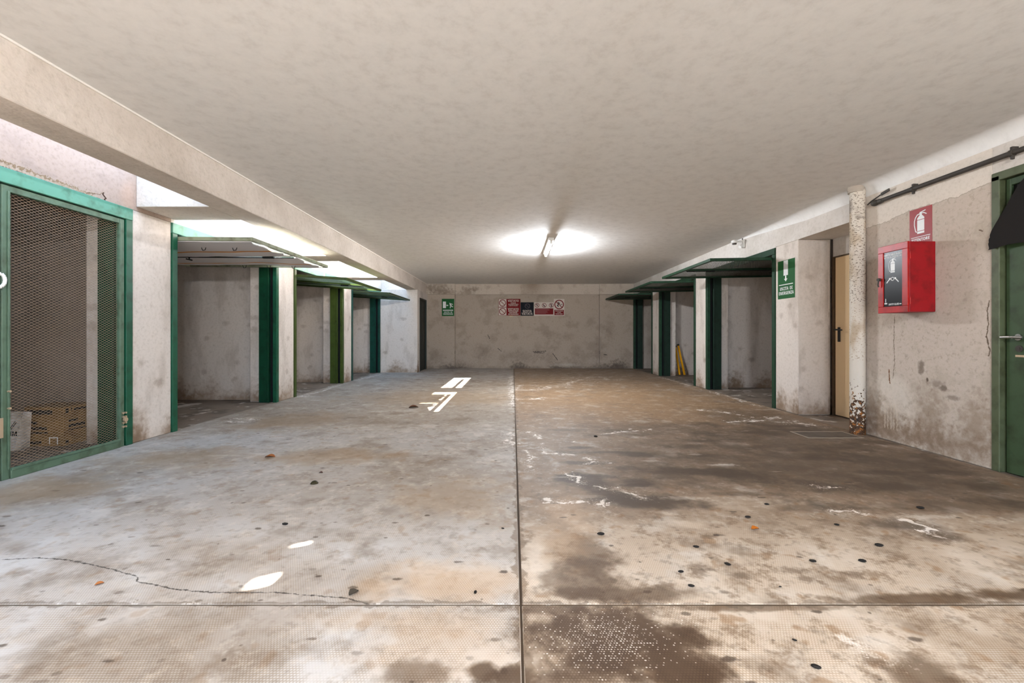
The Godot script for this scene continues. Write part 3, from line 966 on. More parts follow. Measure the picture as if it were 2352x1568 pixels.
func sheet(called: String, mesh: Mesh, mat: Material, parent: Node3D) -> MeshInstance3D:
	var o := MeshInstance3D.new()
	o.name = called
	o.mesh = mesh
	o.material_override = mat
	parent.add_child(o, true)
	return o


func gate_frame(s: float, d0: float, d1: float, y0: float, y1: float, mat: Material, trim: Material, label: String) -> Node3D:
	var w := WL if s < 0 else WR
	var g := thing("garage_gate", Vector3(s * w, 0, -(d0 + d1) / 2), label, "gate", "up-and-over garage gates")
	var st: SurfaceTool
	for q in [[d0 + 0.002, d0 + 0.075], [d1 - 0.075, d1 - 0.002]]:
		st = new_st()
		box(st, s * (w - 0.014), s * (w + 0.045), 0.0, y0, q[0], q[1], 0.004)
		obj("jamb", st, mat, g)
	st = new_st()
	box(st, s * (w - 0.016), s * (w + 0.045), y0, y1, d0 + 0.002, d1 - 0.002, 0.004)
	obj("header", st, m.green_skylit if s < 0 else mat, g)
	for q in [[d0 + 0.005, d0 + 0.08, -1.0], [d1 - 0.08, d1 - 0.005, 1.0]]:
		st = new_st()
		box(st, s * (w + 0.10), s * (w + 0.25), 0.0, y0, q[0], q[1], 0.004)
		var e: float = q[0] if q[2] > 0 else q[1]
		box(st, s * (w + 0.097), s * (w + 0.112), 0.0, y0, e - 0.012, e + 0.012, 0.002)
		obj("counterweight_casing", st, trim, g)
		st = new_st()
		box(st, s * (w + 0.045), s * (w + 0.10), 0.0, y0, q[1] - 0.02 if q[2] > 0 else q[0], q[1] if q[2] > 0 else q[0] + 0.02)
		obj("guide_channel", st, m.dark, g)
	return g


# the swung-up leaf: x local runs from the room (0) into the bay
func gate_leaf(g: Node3D, s: float, d0: float, d1: float, tip: float, ytip: float, ywall: float, mat: Material, mesh_mat: Material, long := 2.08) -> MeshInstance3D:
	var w := WL if s < 0 else WR
	org = Vector3.ZERO
	var lz := (d1 - d0) - 0.19
	var st := new_st()
	var f := 0.045
	cbox(st, Vector3(f / 2, -0.02, 0), Vector3(f / 2, 0.02, lz / 2), 0.003)
	cbox(st, Vector3(long - f / 2, -0.02, 0), Vector3(f / 2, 0.02, lz / 2), 0.003)
	for k in [-1.0, 1.0]:
		cbox(st, Vector3(long / 2, -0.02, k * (lz / 2 - f / 2)), Vector3(long / 2 - f, 0.02, f / 2), 0.003)
	var o := obj("door_leaf", st, mat, g)
	var ang := atan2(ywall - ytip, w - tip)
	# local +x must point away from the room
	var bx := Vector3(s * cos(ang), sin(ang), 0)
	var by := Vector3(-s * sin(ang), cos(ang), 0)
	o.transform = Transform3D(Basis(bx, by, bx.cross(by)), Vector3(s * (tip - w), ytip, 0))
	st = new_st()
	cbox(st, Vector3(long / 2, -0.022, 0), Vector3(long / 2 - f, 0.018, 0.02), 0.003)
	obj("stile", st, mat, o)
	if not m.has("leaf_mesh"): m.leaf_mesh = zigzag(2.0, 1.9, 0.024, 0.044, 0.0016)
	var e := sheet("expanded_metal", m.leaf_mesh, mesh_mat, o)
	e.scale = Vector3((long - 0.08) / 2.0, 1, (lz - 0.08) / 1.9)
	e.position = Vector3(0.04, -0.012, 0)
	st = new_st()
	var hx := w - tip + 0.58
	tube(st, Vector3(hx, -0.04, 0), Vector3(hx, -0.085, 0), 0.008, 8)
	tube(st, Vector3(hx, -0.085, -0.05), Vector3(hx, -0.085, 0.05), 0.009, 8)
	obj("handle", st, m.black, o)
	st = new_st()
	cbox(st, Vector3(w - tip - 0.42, -0.05, 0.02), Vector3(0.07, 0.012, 0.016), 0.002)
	tube(st, Vector3(0.05, -0.05, 0.03), Vector3(hx + 0.25, -0.05, 0.03), 0.006, 8)
	obj("lock_rod", st, m.black, o)
	return o


func number_plate(text: String, g: Node3D, s: float, d: float, y: float, h: float) -> void:
	var w := WL if s < 0 else WR
	var t := lettering(text, 0, 0, h, m.sign_white, g)
	t.name = "number"
	t.rotation.y = PI / 2 if s < 0 else -PI / 2
	t.position = Vector3(s * (w - 0.0165), y, -d) - g.position


func gates() -> void:
	var st: SurfaceTool
	# L1, shut, two mesh leaves
	var g := gate_frame(-1, 2.0, 4.25, 2.08, 2.187, m.green_left, m.green_emerald, "closed green mesh gate with cardboard boxes behind it")
	number_plate("1", g, -1, 3.13, 2.135, 0.062)
	var leaf_mesh := zigzag(1.97, 0.86, 0.0215, 0.040, 0.0013)
	for q in [[2.085, 3.16], [3.165, 4.165]]:
		st = new_st()
		var x0 := -WL + 0.004
		var x1 := -WL - 0.034
		box(st, x0, x1, 0.0, 2.07, q[0], q[0] + 0.05, 0.004)
		box(st, x0, x1, 0.0, 2.07, q[1] - 0.05, q[1], 0.004)
		box(st, x0, x1, 2.025, 2.07, q[0] + 0.05, q[1] - 0.05, 0.004)
		box(st, x0 + 0.012, x1, 0.0, 0.07, q[0] + 0.05, q[1] - 0.05, 0.004)
		box(st, x0 + 0.02, x0, 0.058, 0.078, q[0] + 0.05, q[1] - 0.05, 0.003)
		# rebates that draw the double line of the frame
		box(st, x0 + 0.007, x0, 0.07, 2.03, q[0] + 0.034, q[0] + 0.05, 0.002)
		box(st, x0 + 0.007, x0, 0.07, 2.03, q[1] - 0.05, q[1] - 0.034, 0.002)
		var leaf := obj("door_leaf", st, m.green_grey if q[0] > 3 else m.green_grey, g)
		var e := sheet("expanded_metal", leaf_mesh, m.mesh_tan, leaf)
		# sheet x runs up
		e.transform = Transform3D(Basis(Vector3(0, 1, 0), Vector3(-1, 0, 0), Vector3(0, 0, 1)).scaled_local(Vector3(1, 1, (q[1] - q[0] - 0.1) / 0.86)), Vector3(-WL - 0.02, 0.065, -(q[0] + q[1]) / 2) - g.position)
	st = new_st()
	for k in 2:
		for j in 4:
			tube(st, P(-WL + 0.004, 0.18 + 0.035 * j + (0.02 if j > 1 else 0.0), 4.14 + 0.028 * k), P(-WL + 0.02, 0.18 + 0.035 * j + (0.02 if j > 1 else 0.0), 4.14 + 0.028 * k), 0.009, 8)
	tube(st, P(-WL + 0.016, 0.245, 4.152), P(-WL + 0.034, 0.245, 4.152), 0.02, 10)
	obj("hinge", st, m.bolt, g)
	st = new_st()
	for q in [[0.62, 3.205], [0.5, 3.205]]:
		st = new_st()
		tube(st, P(-WL + 0.004, q[0], q[1]), P(-WL + 0.022, q[0], q[1]), 0.008, 8)
		obj("bolt", st, m.bolt, g)
	st = new_st()
	box(st, -WL + 0.004, -WL + 0.012, 0.30, 0.44, 3.13, 3.17, 0.002)
	obj("bolt_plate", st, m.bolt, g)
	st = new_st()
	box(st, -WL + 0.004, -WL + 0.014, 1.29, 1.45, 3.085, 3.13, 0.003)
	path_tube(st, [P(-WL + 0.012, 1.43, 3.115), P(-WL + 0.03, 1.44, 3.14), P(-WL + 0.036, 1.42, 3.152), P(-WL + 0.037, 1.395, 3.156), P(-WL + 0.036, 1.37, 3.152), P(-WL + 0.03, 1.35, 3.14), P(-WL + 0.014, 1.335, 3.115)], 0.011, 8)
	obj("handle", st, m.white, g)
	# L2, swung up, boarded with warped insulating sheets
	g = gate_frame(-1, 4.74, 6.90, 2.08, 2.187, m.green_left, m.green_emerald, "raised gate lined with warped white boards and orange tape")
	var o := gate_leaf(g, -1, 4.74, 6.90, 2.765, 2.055, 2.06, paint(Color(0.56, 0.58, 0.49), 0.45), m.mesh_green)
	tag(o, "raised leaf with white warped boards")
	boards(o, 6.90 - 4.74 - 0.19)
	# L3, L4
	g = gate_frame(-1, 7.39, 9.56, 2.085, 2.187, m.green_olive, m.green_olive, "raised olive green mesh gate, second of the open ones on the left")
	number_plate("8", g, -1, 8.55, 2.142, 0.075)
	gate_leaf(g, -1, 7.39, 9.56, 2.735, 1.957, 2.012, m.green_olive, m.mesh_green)
	g = gate_frame(-1, 10.03, 12.2, 2.085, 2.187, m.green_teal, m.green_teal, "raised dark teal mesh gate, farthest on the left")
	gate_leaf(g, -1, 10.03, 12.2, 2.735, 1.955, 2.005, paint(Color(0.2, 0.26, 0.16), 0.45), m.mesh_green)
	# right-hand row
	var rl := ["raised dark green mesh gate nearest on the right, beside the exit sign", "raised dark green mesh gate with yellow bars leaning inside", "raised dark green gate farthest on the right, against the back wall"]
	var rd := [[6.26, 8.51], [9.0, 11.25], [11.78, DB - 0.07]]
	for i in 3:
		g = gate_frame(1, rd[i][0], rd[i][1], 2.125, 2.212, m.green_right, m.green_shade, rl[i])
		gate_leaf(g, 1, rd[i][0], rd[i][1], 2.755, 2.085, 2.10, m.green_right, paint(Color(0.20, 0.19, 0.15), 0.6))
	org = Vector3.ZERO


func boards(leaf: Node3D, lz: float) -> void:
	# two long sheets under the mesh, sagging and curling; z local: +lz/2 is the near edge
	var n := fnoise(101, 0.9, 3)
	var bd := plain(Color(0.88, 0.865, 0.87), 0.5)
	var tape := plain(Color(0.86, 0.56, 0.22), 0.6)
	var k := 0
	for q in [[-lz / 2 + 0.03, -0.045], [0.05, lz / 2 - 0.04]]:
		var st := new_st()
		var ts := new_st()
		var nx := 36
		var nz := 8
		var g := []
		for i in nx + 1:
			var row := []
			var x := 0.075 + 1.85 * i / nx
			var jag: float = 0.0
			if i == 0: jag = 1.0
			for j in nz + 1:
				var t := float(j) / nz
				var z: float = lerp(q[0], q[1], t)
				if k == 1:   # near sheet: its near edge curls away from the frame towards the wall and beyond
					z -= t * 0.32 * smoothstep(0.22, 0.82, x)
				var y := -0.046 - 0.014 * sin(t * PI) - 0.012 * n.get_noise_2d(x * 1.4 + k * 5.0, t * 1.2) - (0.018 * smoothstep(0.6, 1.4, x) if k == 0 else 0.012 * smoothstep(0.4, 1.5, x))
				row.append(Vector3(x + jag * (0.09 * n.get_noise_2d(z * 7.0, 3.0 + k) + 0.06 * n.get_noise_2d(z * 30.0, 1.0) - 0.012), y, z))
			g.append(row)
		for i in nx:
			for j in nz:
				var a: Vector3 = g[i][j]; var b: Vector3 = g[i + 1][j]; var c: Vector3 = g[i + 1][j + 1]; var d: Vector3 = g[i][j + 1]
				quad(st, a, b, c, d, Vector3(0, -1, 0))
				var up := Vector3(0, 0.008, 0)
				quad(st, a + up, b + up, c + up, d + up, Vector3(0, 1, 0))
		for i in nx:
			quad(st, g[i][0], g[i + 1][0], g[i + 1][0] + Vector3(0, 0.008, 0), g[i][0] + Vector3(0, 0.008, 0), Vector3(0, 0, -1))
			quad(st, g[i][nz], g[i + 1][nz], g[i + 1][nz] + Vector3(0, 0.008, 0), g[i][nz] + Vector3(0, 0.008, 0), Vector3(0, 0, 1))
			var jt := 4
			var p: Vector3 = g[i][jt].lerp(g[i][jt + 1], 0.2) - Vector3(0, 0.0015, 0)
			var p2: Vector3 = g[i][jt].lerp(g[i][jt + 1], 0.75) - Vector3(0, 0.0015, 0)
			var r: Vector3 = g[i + 1][jt].lerp(g[i + 1][jt + 1], 0.2) - Vector3(0, 0.0015, 0)
			var r2: Vector3 = g[i + 1][jt].lerp(g[i + 1][jt + 1], 0.75) - Vector3(0, 0.0015, 0)
			quad(ts, p, r, r2, p2, Vector3(0, -1, 0))
		for j in nz:
			quad(st, g[0][j], g[0][j + 1], g[0][j + 1] + Vector3(0, 0.008, 0), g[0][j] + Vector3(0, 0.008, 0), Vector3(-1, 0, 0))
			quad(st, g[nx][j], g[nx][j + 1], g[nx][j + 1] + Vector3(0, 0.008, 0), g[nx][j] + Vector3(0, 0.008, 0), Vector3(1, 0, 0))
		obj("lining_board", st, bd, leaf)
		obj("orange_tape", ts, tape, leaf)
		for x in [0.35, 0.7, 1.05]:
			var ws := new_st()
			var z: float = lerp(q[0], q[1], 0.3 if k == 0 else 0.72)
			path_tube(ws, [Vector3(x, -0.05, z), Vector3(x + 0.01, -0.085, z), Vector3(x + 0.045, -0.088, z + 0.01), Vector3(x + 0.055, -0.05, z)], 0.0035, 6)
			obj("wire_tie", ws, m.black, leaf)
		k += 1


# ------------------------------------------------------------------ right-hand wall
func right_wall_things() -> void:
	var st: SurfaceTool
	# green steel door
	var g := thing("door_1", Vector3(WR, 0, -2.95), "green metal door with chrome lever at the right edge", "door", "", "structure")
	st = new_st()
	for q in [[3.372, 3.43], [2.45, 2.508]]:
		box(st, WR - 0.012, WR + 0.08, 0.0, 2.2, q[0], q[1], 0.004)
	box(st, WR - 0.012, WR + 0.08, 2.165, 2.2265, 2.45, 3.43, 0.004)
	obj("door_frame", st, paint(Color(0.31, 0.34, 0.245), 0.5), g)
	st = new_st()
	box(st, WR + 0.02, WR + 0.07, 0.005, 1.70, 2.515, 3.355, 0.004)
	for q in [[3.322, 3.355], [2.515, 2.57]]:
		box(st, WR + 0.02, WR + 0.07, 1.70, 2.16, q[0], q[1], 0.004)
	box(st, WR + 0.02, WR + 0.07, 2.11, 2.16, 2.57, 3.322, 0.004)
	var leaf := obj("door_leaf", st, paint(Color(0.21, 0.28, 0.18), 0.55), g)
	st = new_st()
	box(st, WR + 0.04, WR + 0.05, 1.70, 2.11, 2.57, 3.322)
	obj("dark_transom", st, m.black, leaf)
	st = new_st()
	tube(st, P(WR + 0.02, 1.0, 3.27), P(WR - 0.03, 1.0, 3.27), 0.011, 10)
	path_tube(st, [P(WR - 0.03, 1.0, 3.345), P(WR - 0.034, 1.002, 3.28), P(WR - 0.032, 1.0, 3.2)], 0.009, 10)
	tube(st, P(WR + 0.02, 1.0, 3.27), P(WR + 0.012, 1.0, 3.27), 0.024, 14)
	var h := obj("lever_handle", st, m.steel, leaf)
	tag(h, "chrome lever handle")
	st = new_st()
	tube(st, P(WR + 0.02, 0.918, 3.265), P(WR + 0.013, 0.918, 3.265), 0.024, 16)
	tube(st, P(WR + 0.013, 0.918, 3.265), P(WR + 0.009, 0.918, 3.265), 0.011, 12)
	obj("lock_rosette", st, m.iron, leaf)
	st = new_st()
	box(st, WR + 0.016, WR + 0.02, 0.858, 0.873, 3.235, 3.29)
	obj("rust_slot", st, m.bolt, leaf)
	# black sheet nailed over the transom
	st = new_st()
	var n := fnoise(111, 2.0, 3)
	var cols := 24
	for i in cols:
		for j in 12:
			var q := []
			for k in [[0, 0], [1, 0], [1, 1], [0, 1]]:
				var u := float(i + k[0]) / cols
				var v := float(j + k[1]) / 12.0
				var d := 3.425 - 0.93 * u
				var top := 1.95 - 0.09 * smoothstep(0.0, 0.25, u) + 0.27 * smoothstep(0.02, 0.2, u)
				var bot := 1.655 + 0.015 * sin(u * 9.0)
				var y: float = lerp(bot, minf(top, 1.80 + 1.4 * u), v)
				q.append(P(WR - 0.022 - 0.018 * (1.0 - v) - 0.012 * n.get_noise_2d(u * 3.0, v * 2.0), y, d))
			quad(st, q[0], q[1], q[2], q[3], Vector3(-1, 0, 0))
			quad(st, q[0] + Vector3(0.004, 0, 0), q[1] + Vector3(0.004, 0, 0), q[2] + Vector3(0.004, 0, 0), q[3] + Vector3(0.004, 0, 0), Vector3(1, 0, 0))
	org = Vector3.ZERO
	var cl := MeshInstance3D.new()
	cl.name = numbered("black_cloth")
	st.set_material(plain(Color(0.085, 0.07, 0.06), 0.9))
	cl.mesh = st.commit()
	cl.position = Vector3(WR, 0, -2.95)
	add_child(cl)
	tag(cl, "ragged black cloth hung over the top of the green door", "cloth")
	# cream door in the recess
	g = thing("door_2", Vector3(4.06, 0, -5.3), "cream metal door with black lever, set back in a recess", "door", "", "structure")
	st = new_st()
	box(st, 4.045, 4.1, 0.0, 2.0, 5.735, 5.77, 0.003)
	box(st, 4.045, 4.1, 1.985, 2.0, 4.88, 5.735)
	box(st, 4.045, 4.1, 0.0, 2.0, 4.88, 4.91, 0.003)
	obj("door_frame", st, paint(Color(0.34, 0.27, 0.19), 0.6), g)
	st = new_st()
	box(st, 4.055, 4.1, 0.012, 1.985, 4.912, 5.722, 0.004)
	leaf = obj("door_leaf", st, plain(Color(0.88, 0.765, 0.60), 0.5), g)
	st = new_st()
	box(st, 4.045, 4.055, 0.93, 1.11, 5.63, 5.672, 0.004)
	tube(st, P(4.05, 1.08, 5.65), P(4.0, 1.08, 5.65), 0.01, 10)
	path_tube(st, [P(4.0, 1.08, 5.665), P(3.996, 1.08, 5.58), P(4.0, 1.075, 5.535)], 0.0095, 10)
	obj("lever_handle", st, m.black, leaf)
	# dark door in the far left corner
	g = thing("door_3", Vector3(-2.56, 0, -12.97), "narrow dark door in the far left corner beside the back wall", "door", "", "structure")
	st = new_st()
	for q in [[12.5, 12.55], [13.40, 13.45]]:
		box(st, -2.60, -2.552, 0.0, 2.035, q[0], q[1], 0.003)
	box(st, -2.60, -2.552, 1.985, 2.035, 12.55, 13.40, 0.003)
	obj("door_frame", st, plain(Color(0.10, 0.13, 0.11), 0.5), g)
	st = new_st()
	box(st, -2.64, -2.585, 0.005, 1.985, 12.555, 13.395, 0.003)
	box(st, -2.585, -2.58, 0.1, 1.9, 12.94, 12.96)
	obj("door_leaf", st, plain(Color(0.07, 0.10, 0.085), 0.5), g)
	# drain pipe
	g = thing("drain_pipe", Vector3(3.545, 0, -4.68), "rust-footed round drain pipe standing between the cream door and the extinguisher cabinet", "pipe")
	st = new_st()
	tube(st, P(3.545, 0.0, 4.68), P(3.545, HC - 0.001, 4.68), 0.068, 40)
	obj("pipe_body", st, m.pipe, g)
	st = new_st()
	for q in [[2.475, 0.071], [2.5, 0.074]]:
		tube(st, P(3.53, q[0], 4.68), P(3.53, q[0] + 0.036, 4.68), q[1], 24)
	obj("mortar_collar", st, m.plaster_dull, g)
	# conduit
	g = thing("conduit", Vector3(3.58, 2.32, -4.52), "dark grey horizontal conduit pipe fixed along the upper right wall", "pipe")
	st = new_st()
	tube(st, P(3.578, 2.322, 4.47), P(3.578, 2.312, -3.9), 0.019, 16)
	obj("pipe_body", st, m.iron, g)
	for d in [4.066, 3.26, 1.5]:
		st = new_st()
		tube(st, P(3.578, 2.32, d - 0.012), P(3.578, 2.32, d + 0.012), 0.025, 14)
		box(st, 3.57, WR - 0.001, 2.335, 2.365, d - 0.01, d + 0.01, 0.002)
		box(st, 3.57, 3.59, 2.275, 2.30, d - 0.008, d + 0.008, 0.002)
		obj("clamp", st, m.iron, g)
	st = new_st()
	dome(st, P(3.576, 2.318, 4.49), Vector3(0.03, 0.03, 0.05), Basis.IDENTITY, true, 14, 8)
	tube(st, P(3.576, 2.318, 4.44), P(3.576, 2.318, 4.40), 0.026, 14, 0.02)
	obj("end_cap", st, m.iron, g)
	st = new_st()
	path_tube(st, [P(3.6, 2.335, 4.62), P(3.59, 2.355, 4.55), P(3.585, 2.385, 4.42)], 0.006, 8)
	cbox(st, P(3.585, 2.392, 4.38), Vector3(0.006, 0.014, 0.05), 0.003, Basis(Vector3.RIGHT, -0.16))
	obj("loose_strap", st, m.iron, g)
	# extinguisher cabinet
	g = thing("extinguisher_cabinet", Vector3(WR, 1.515, -4.045), "red fire extinguisher cabinet with dark glass door on the right wall", "cabinet")
	st = new_st()
	box(st, 3.392, WR - 0.001, 1.215, 1.818, 3.89, 4.2, 0.004)
	obj("body", st, m.red, g)
	st = new_st()
	var fx := 3.372
	box(st, fx, 3.39, 1.213, 1.27, 3.887, 4.203, 0.003)
	box(st, fx, 3.39, 1.76, 1.82, 3.887, 4.203, 0.003)
	box(st, fx, 3.39, 1.27, 1.76, 3.887, 3.945, 0.003)
	box(st, fx, 3.39, 1.27, 1.76, 4.145, 4.203, 0.003)
	var dr := obj("cabinet_door", st, m.red_door, g)
	st = new_st()
	box(st, fx + 0.008, fx + 0.012, 1.266, 1.764, 3.941, 4.149)
	var gm := plain(Color(0.045, 0.042, 0.042), 0.3)
	gm.metallic_specular = 0.3
	var gl := obj("glass_pane", st, gm, dr)
	tag(gl, "dark glass pane with white print")
	org = Vector3.ZERO
	var pr := Node3D.new()
	pr.name = "glass_print"
	pr.rotation.y = -PI / 2
	pr.position = Vector3(fx + 0.0072, 1.515, -4.045) - g.position
	g.add_child(pr, true)
	lettering("TIRARE IN CASO DI INCENDIO", 0, 0.218, 0.0165, m.sign_white, pr, 0.0, 0.62)
	lettering("TO PULL IN EVENT OF FIRE", 0, 0.196, 0.0105, m.sign_white, pr, 0.0, 1.05)
	lettering("SAFETY GLASS", 0.008, -0.226, 0.016, m.sign_white, pr, 0.0, 0.75)
	st = new_st()
	extinguisher(st, Vector2(-0.005, 0.12), 0.13, 0.0)
	obj("extinguisher_symbol", st, m.sign_white, pr)
	st = new_st()
	art_ring(st, Vector2(-0.005, 0.0), 0.012, 0.017, 0.0, 24)
	obj("ring_symbol", st, m.sign_white, pr)
	for k in [-1.0, 1.0]:
		var a := Vector2(-0.005 + k * 0.062, -0.03)
		var b := Vector2(-0.005 + k * 0.032, 0.0)
		st = new_st()
		art_line(st, [a, b], 0.009, 0.0)
		var t := (b - a).normalized()
		var nn := Vector2(-t.y, t.x)
		art_poly(st, PackedVector2Array([b + t * 0.018, b + nn * 0.012, b - nn * 0.012]), 0.0)
		obj("arrow_symbol", st, m.sign_white, pr)
	st = new_st()
	art_rect(st, -0.083, -0.205, -0.075, -0.172, 0.0)
	art_rect(st, -0.092, -0.222, -0.062, -0.21, 0.0)
	obj("maker_mark", st, m.sign_white, pr)
	st = new_st()
	art_rect(st, 0.068, -0.23, 0.088, -0.222, 0.0)
	obj("small_mark", st, m.sign_white, pr)
	org = g.position
	st = new_st()
	tube(st, P(fx, 1.522, 4.178), P(fx - 0.022, 1.522, 4.178), 0.014, 12)
	path_tube(st, [P(fx - 0.015, 1.51, 4.178), P(fx - 0.018, 1.47, 4.18), P(fx - 0.012, 1.455, 4.178)], 0.006, 8)
	obj("lock", st, m.iron, g)
	for y in [1.31, 1.70]:
		st = new_st()
		tube(st, P(3.391, y - 0.03, 3.884), P(3.391, y + 0.03, 3.884), 0.0055, 10)
		obj("hinge", st, m.red_door, g)
	# floodlight / sensor under the ceiling
	g = thing("sensor_light", Vector3(WR, 2.44, -7.12), "small white sensor light on the right wall above the nearest open gate", "lamp")
	st = new_st()
	box(st, WR - 0.03, WR - 0.001, 2.375, 2.50, 7.08, 7.16, 0.008)
	obj("bracket", st, m.white, g)
	st = new_st()
	tube(st, P(WR - 0.03, 2.41, 7.12), P(WR - 0.075, 2.385, 7.10), 0.03, 14, 0.024)
	obj("sensor_head", st, m.white, g)
	st = new_st()
	tube(st, P(WR - 0.03, 2.475, 7.12), P(WR - 0.14, 2.475, 7.12), 0.014, 10)
	dome(st, P(WR - 0.15, 2.47, 7.12), Vector3(0.05, 0.032, 0.05), Basis.IDENTITY, true, 14, 8)
	obj("lamp_head", st, m.white, g)
	st = new_st()
	tube(st, P(WR - 0.15, 2.452, 7.12), P(WR - 0.15, 2.425, 7.12), 0.036, 14, 0.03)
	obj("lens", st, plain(Color(0.25, 0.21, 0.18), 0.3), g)
	st = new_st()
	path_tube(st, [P(WR - 0.006, 2.525, 7.14), P(WR - 0.02, 2.52, 7.14), P(WR - 0.016, 2.498, 7.13)], 0.005, 8)
	obj("cable", st, m.black, g)
	# floor hatch in front of the pipe
	g = thing("floor_hatch", Vector3(3.18, 0, -4.63), "flush metal floor hatch with pale edges in front of the drain pipe", "hatch")
	st = new_st()
	for q in [[2.91, 3.46, 4.76, 4.78], [2.91, 3.46, 4.48, 4.492], [2.91, 2.925, 4.492, 4.76], [3.445, 3.46, 4.492, 4.76]]:
		box(st, q[0], q[1], -0.004, 0.0035, q[2], q[3])
	obj("rim", st, plain(Color(0.6, 0.55, 0.49), 0.7), g)
	st = new_st()
	box(st, 2.925, 3.445, -0.004, 0.0025, 4.492, 4.76)
	obj("cover", st, paint(Color(0.36, 0.32, 0.28), 0.6), g)
	org = Vector3.ZERO


func extinguisher(st: SurfaceTool, c: Vector2, h: float, z: float) -> void:
	# pictogram of a fire extinguisher of height h about c
	var u := h / 10.0
	art_rect(st, c.x - 1.6 * u, c.y - 4.9 * u, c.x + 1.9 * u, c.y - 3.9 * u, z)
	art_rect(st, c.x - 1.6 * u, c.y - 3.65 * u, c.x + 1.9 * u, c.y + 1.1 * u, z)
	art_poly(st, PackedVector2Array([c + Vector2(-1.6, 1.35) * u, c + Vector2(1.9, 1.35) * u, c + Vector2(1.9, 2.0) * u, c + Vector2(0.7, 3.3) * u, c + Vector2(0.7, 4.4) * u, c + Vector2(-0.4, 4.4) * u, c + Vector2(-0.4, 3.3) * u, c + Vector2(-1.6, 2.0) * u]), z)
	art_line(st, [c + Vector2(-0.3, 4.35) * u, c + Vector2(2.4, 4.9) * u], 0.4 * u, z)
	art_line(st, [c + Vector2(0.6, 4.0) * u, c + Vector2(1.7, 3.9) * u, c + Vector2(2.9, 3.2) * u], 0.4 * u, z)
	art_line(st, [c + Vector2(-0.3, 3.9) * u, c + Vector2(-1.6, 3.6) * u, c + Vector2(-2.5, 2.5) * u, c + Vector2(-3.0, 1.0) * u, c + Vector2(-3.0, -0.8) * u, c + Vector2(-2.4, -3.6) * u, c + Vector2(-1.9, -4.0) * u], 0.42 * u, z)


# ------------------------------------------------------------------ signs
func plate(called: String, at: Vector3, right: bool, w: float, h: float, mat: Material, label: String, category := "sign") -> Node3D:
	var o := Node3D.new()
	o.name = numbered(called)
	o.position = at
	if right: o.rotation.y = -PI / 2
	add_child(o)
	tag(o, label, category)
	org = Vector3.ZERO
	var st := new_st()
	cbox(st, Vector3(0, 0, -0.001), Vector3(w / 2, h / 2, 0.001))
	obj("plate", st, mat, o)
	return o


func man(st: SurfaceTool, c: Vector2, u: float, z: float) -> void:
	art_ring(st, c + Vector2(-1.1, 2.4) * u, 0, 0.55 * u, z, 16)
	art_line(st, [c + Vector2(-0.4, 1.9) * u, c + Vector2(0.1, 0.2) * u], 1.3 * u, z)
	art_line(st, [c + Vector2(-0.4, 1.9) * u, c + Vector2(1.2, 1.9) * u, c + Vector2(2.0, 1.0) * u], 0.6 * u, z)
	art_line(st, [c + Vector2(-0.6, 1.5) * u, c + Vector2(-1.2, 0.5) * u], 0.6 * u, z)
	art_line(st, [c + Vector2(0.0, 0.1) * u, c + Vector2(-0.5, -1.2) * u, c + Vector2(-0.7, -2.6) * u], 0.75 * u, z)
	art_line(st, [c + Vector2(0.2, 0.1) * u, c + Vector2(1.1, -1.1) * u, c + Vector2(2.2, -1.3) * u], 0.75 * u, z)


func no_sign(red: SurfaceTool, white: SurfaceTool, c: Vector2, r: float, z: float) -> void:
	art_ring(white, c, 0, r * 0.99, z, 32)
	art_ring(red, c, r * 0.80, r, z + 0.0004, 36)
	var q := Vector2(-1, 1).normalized() * r * 0.82
	art_line(red, [c + q, c - q], r * 0.15, z + 0.0006)


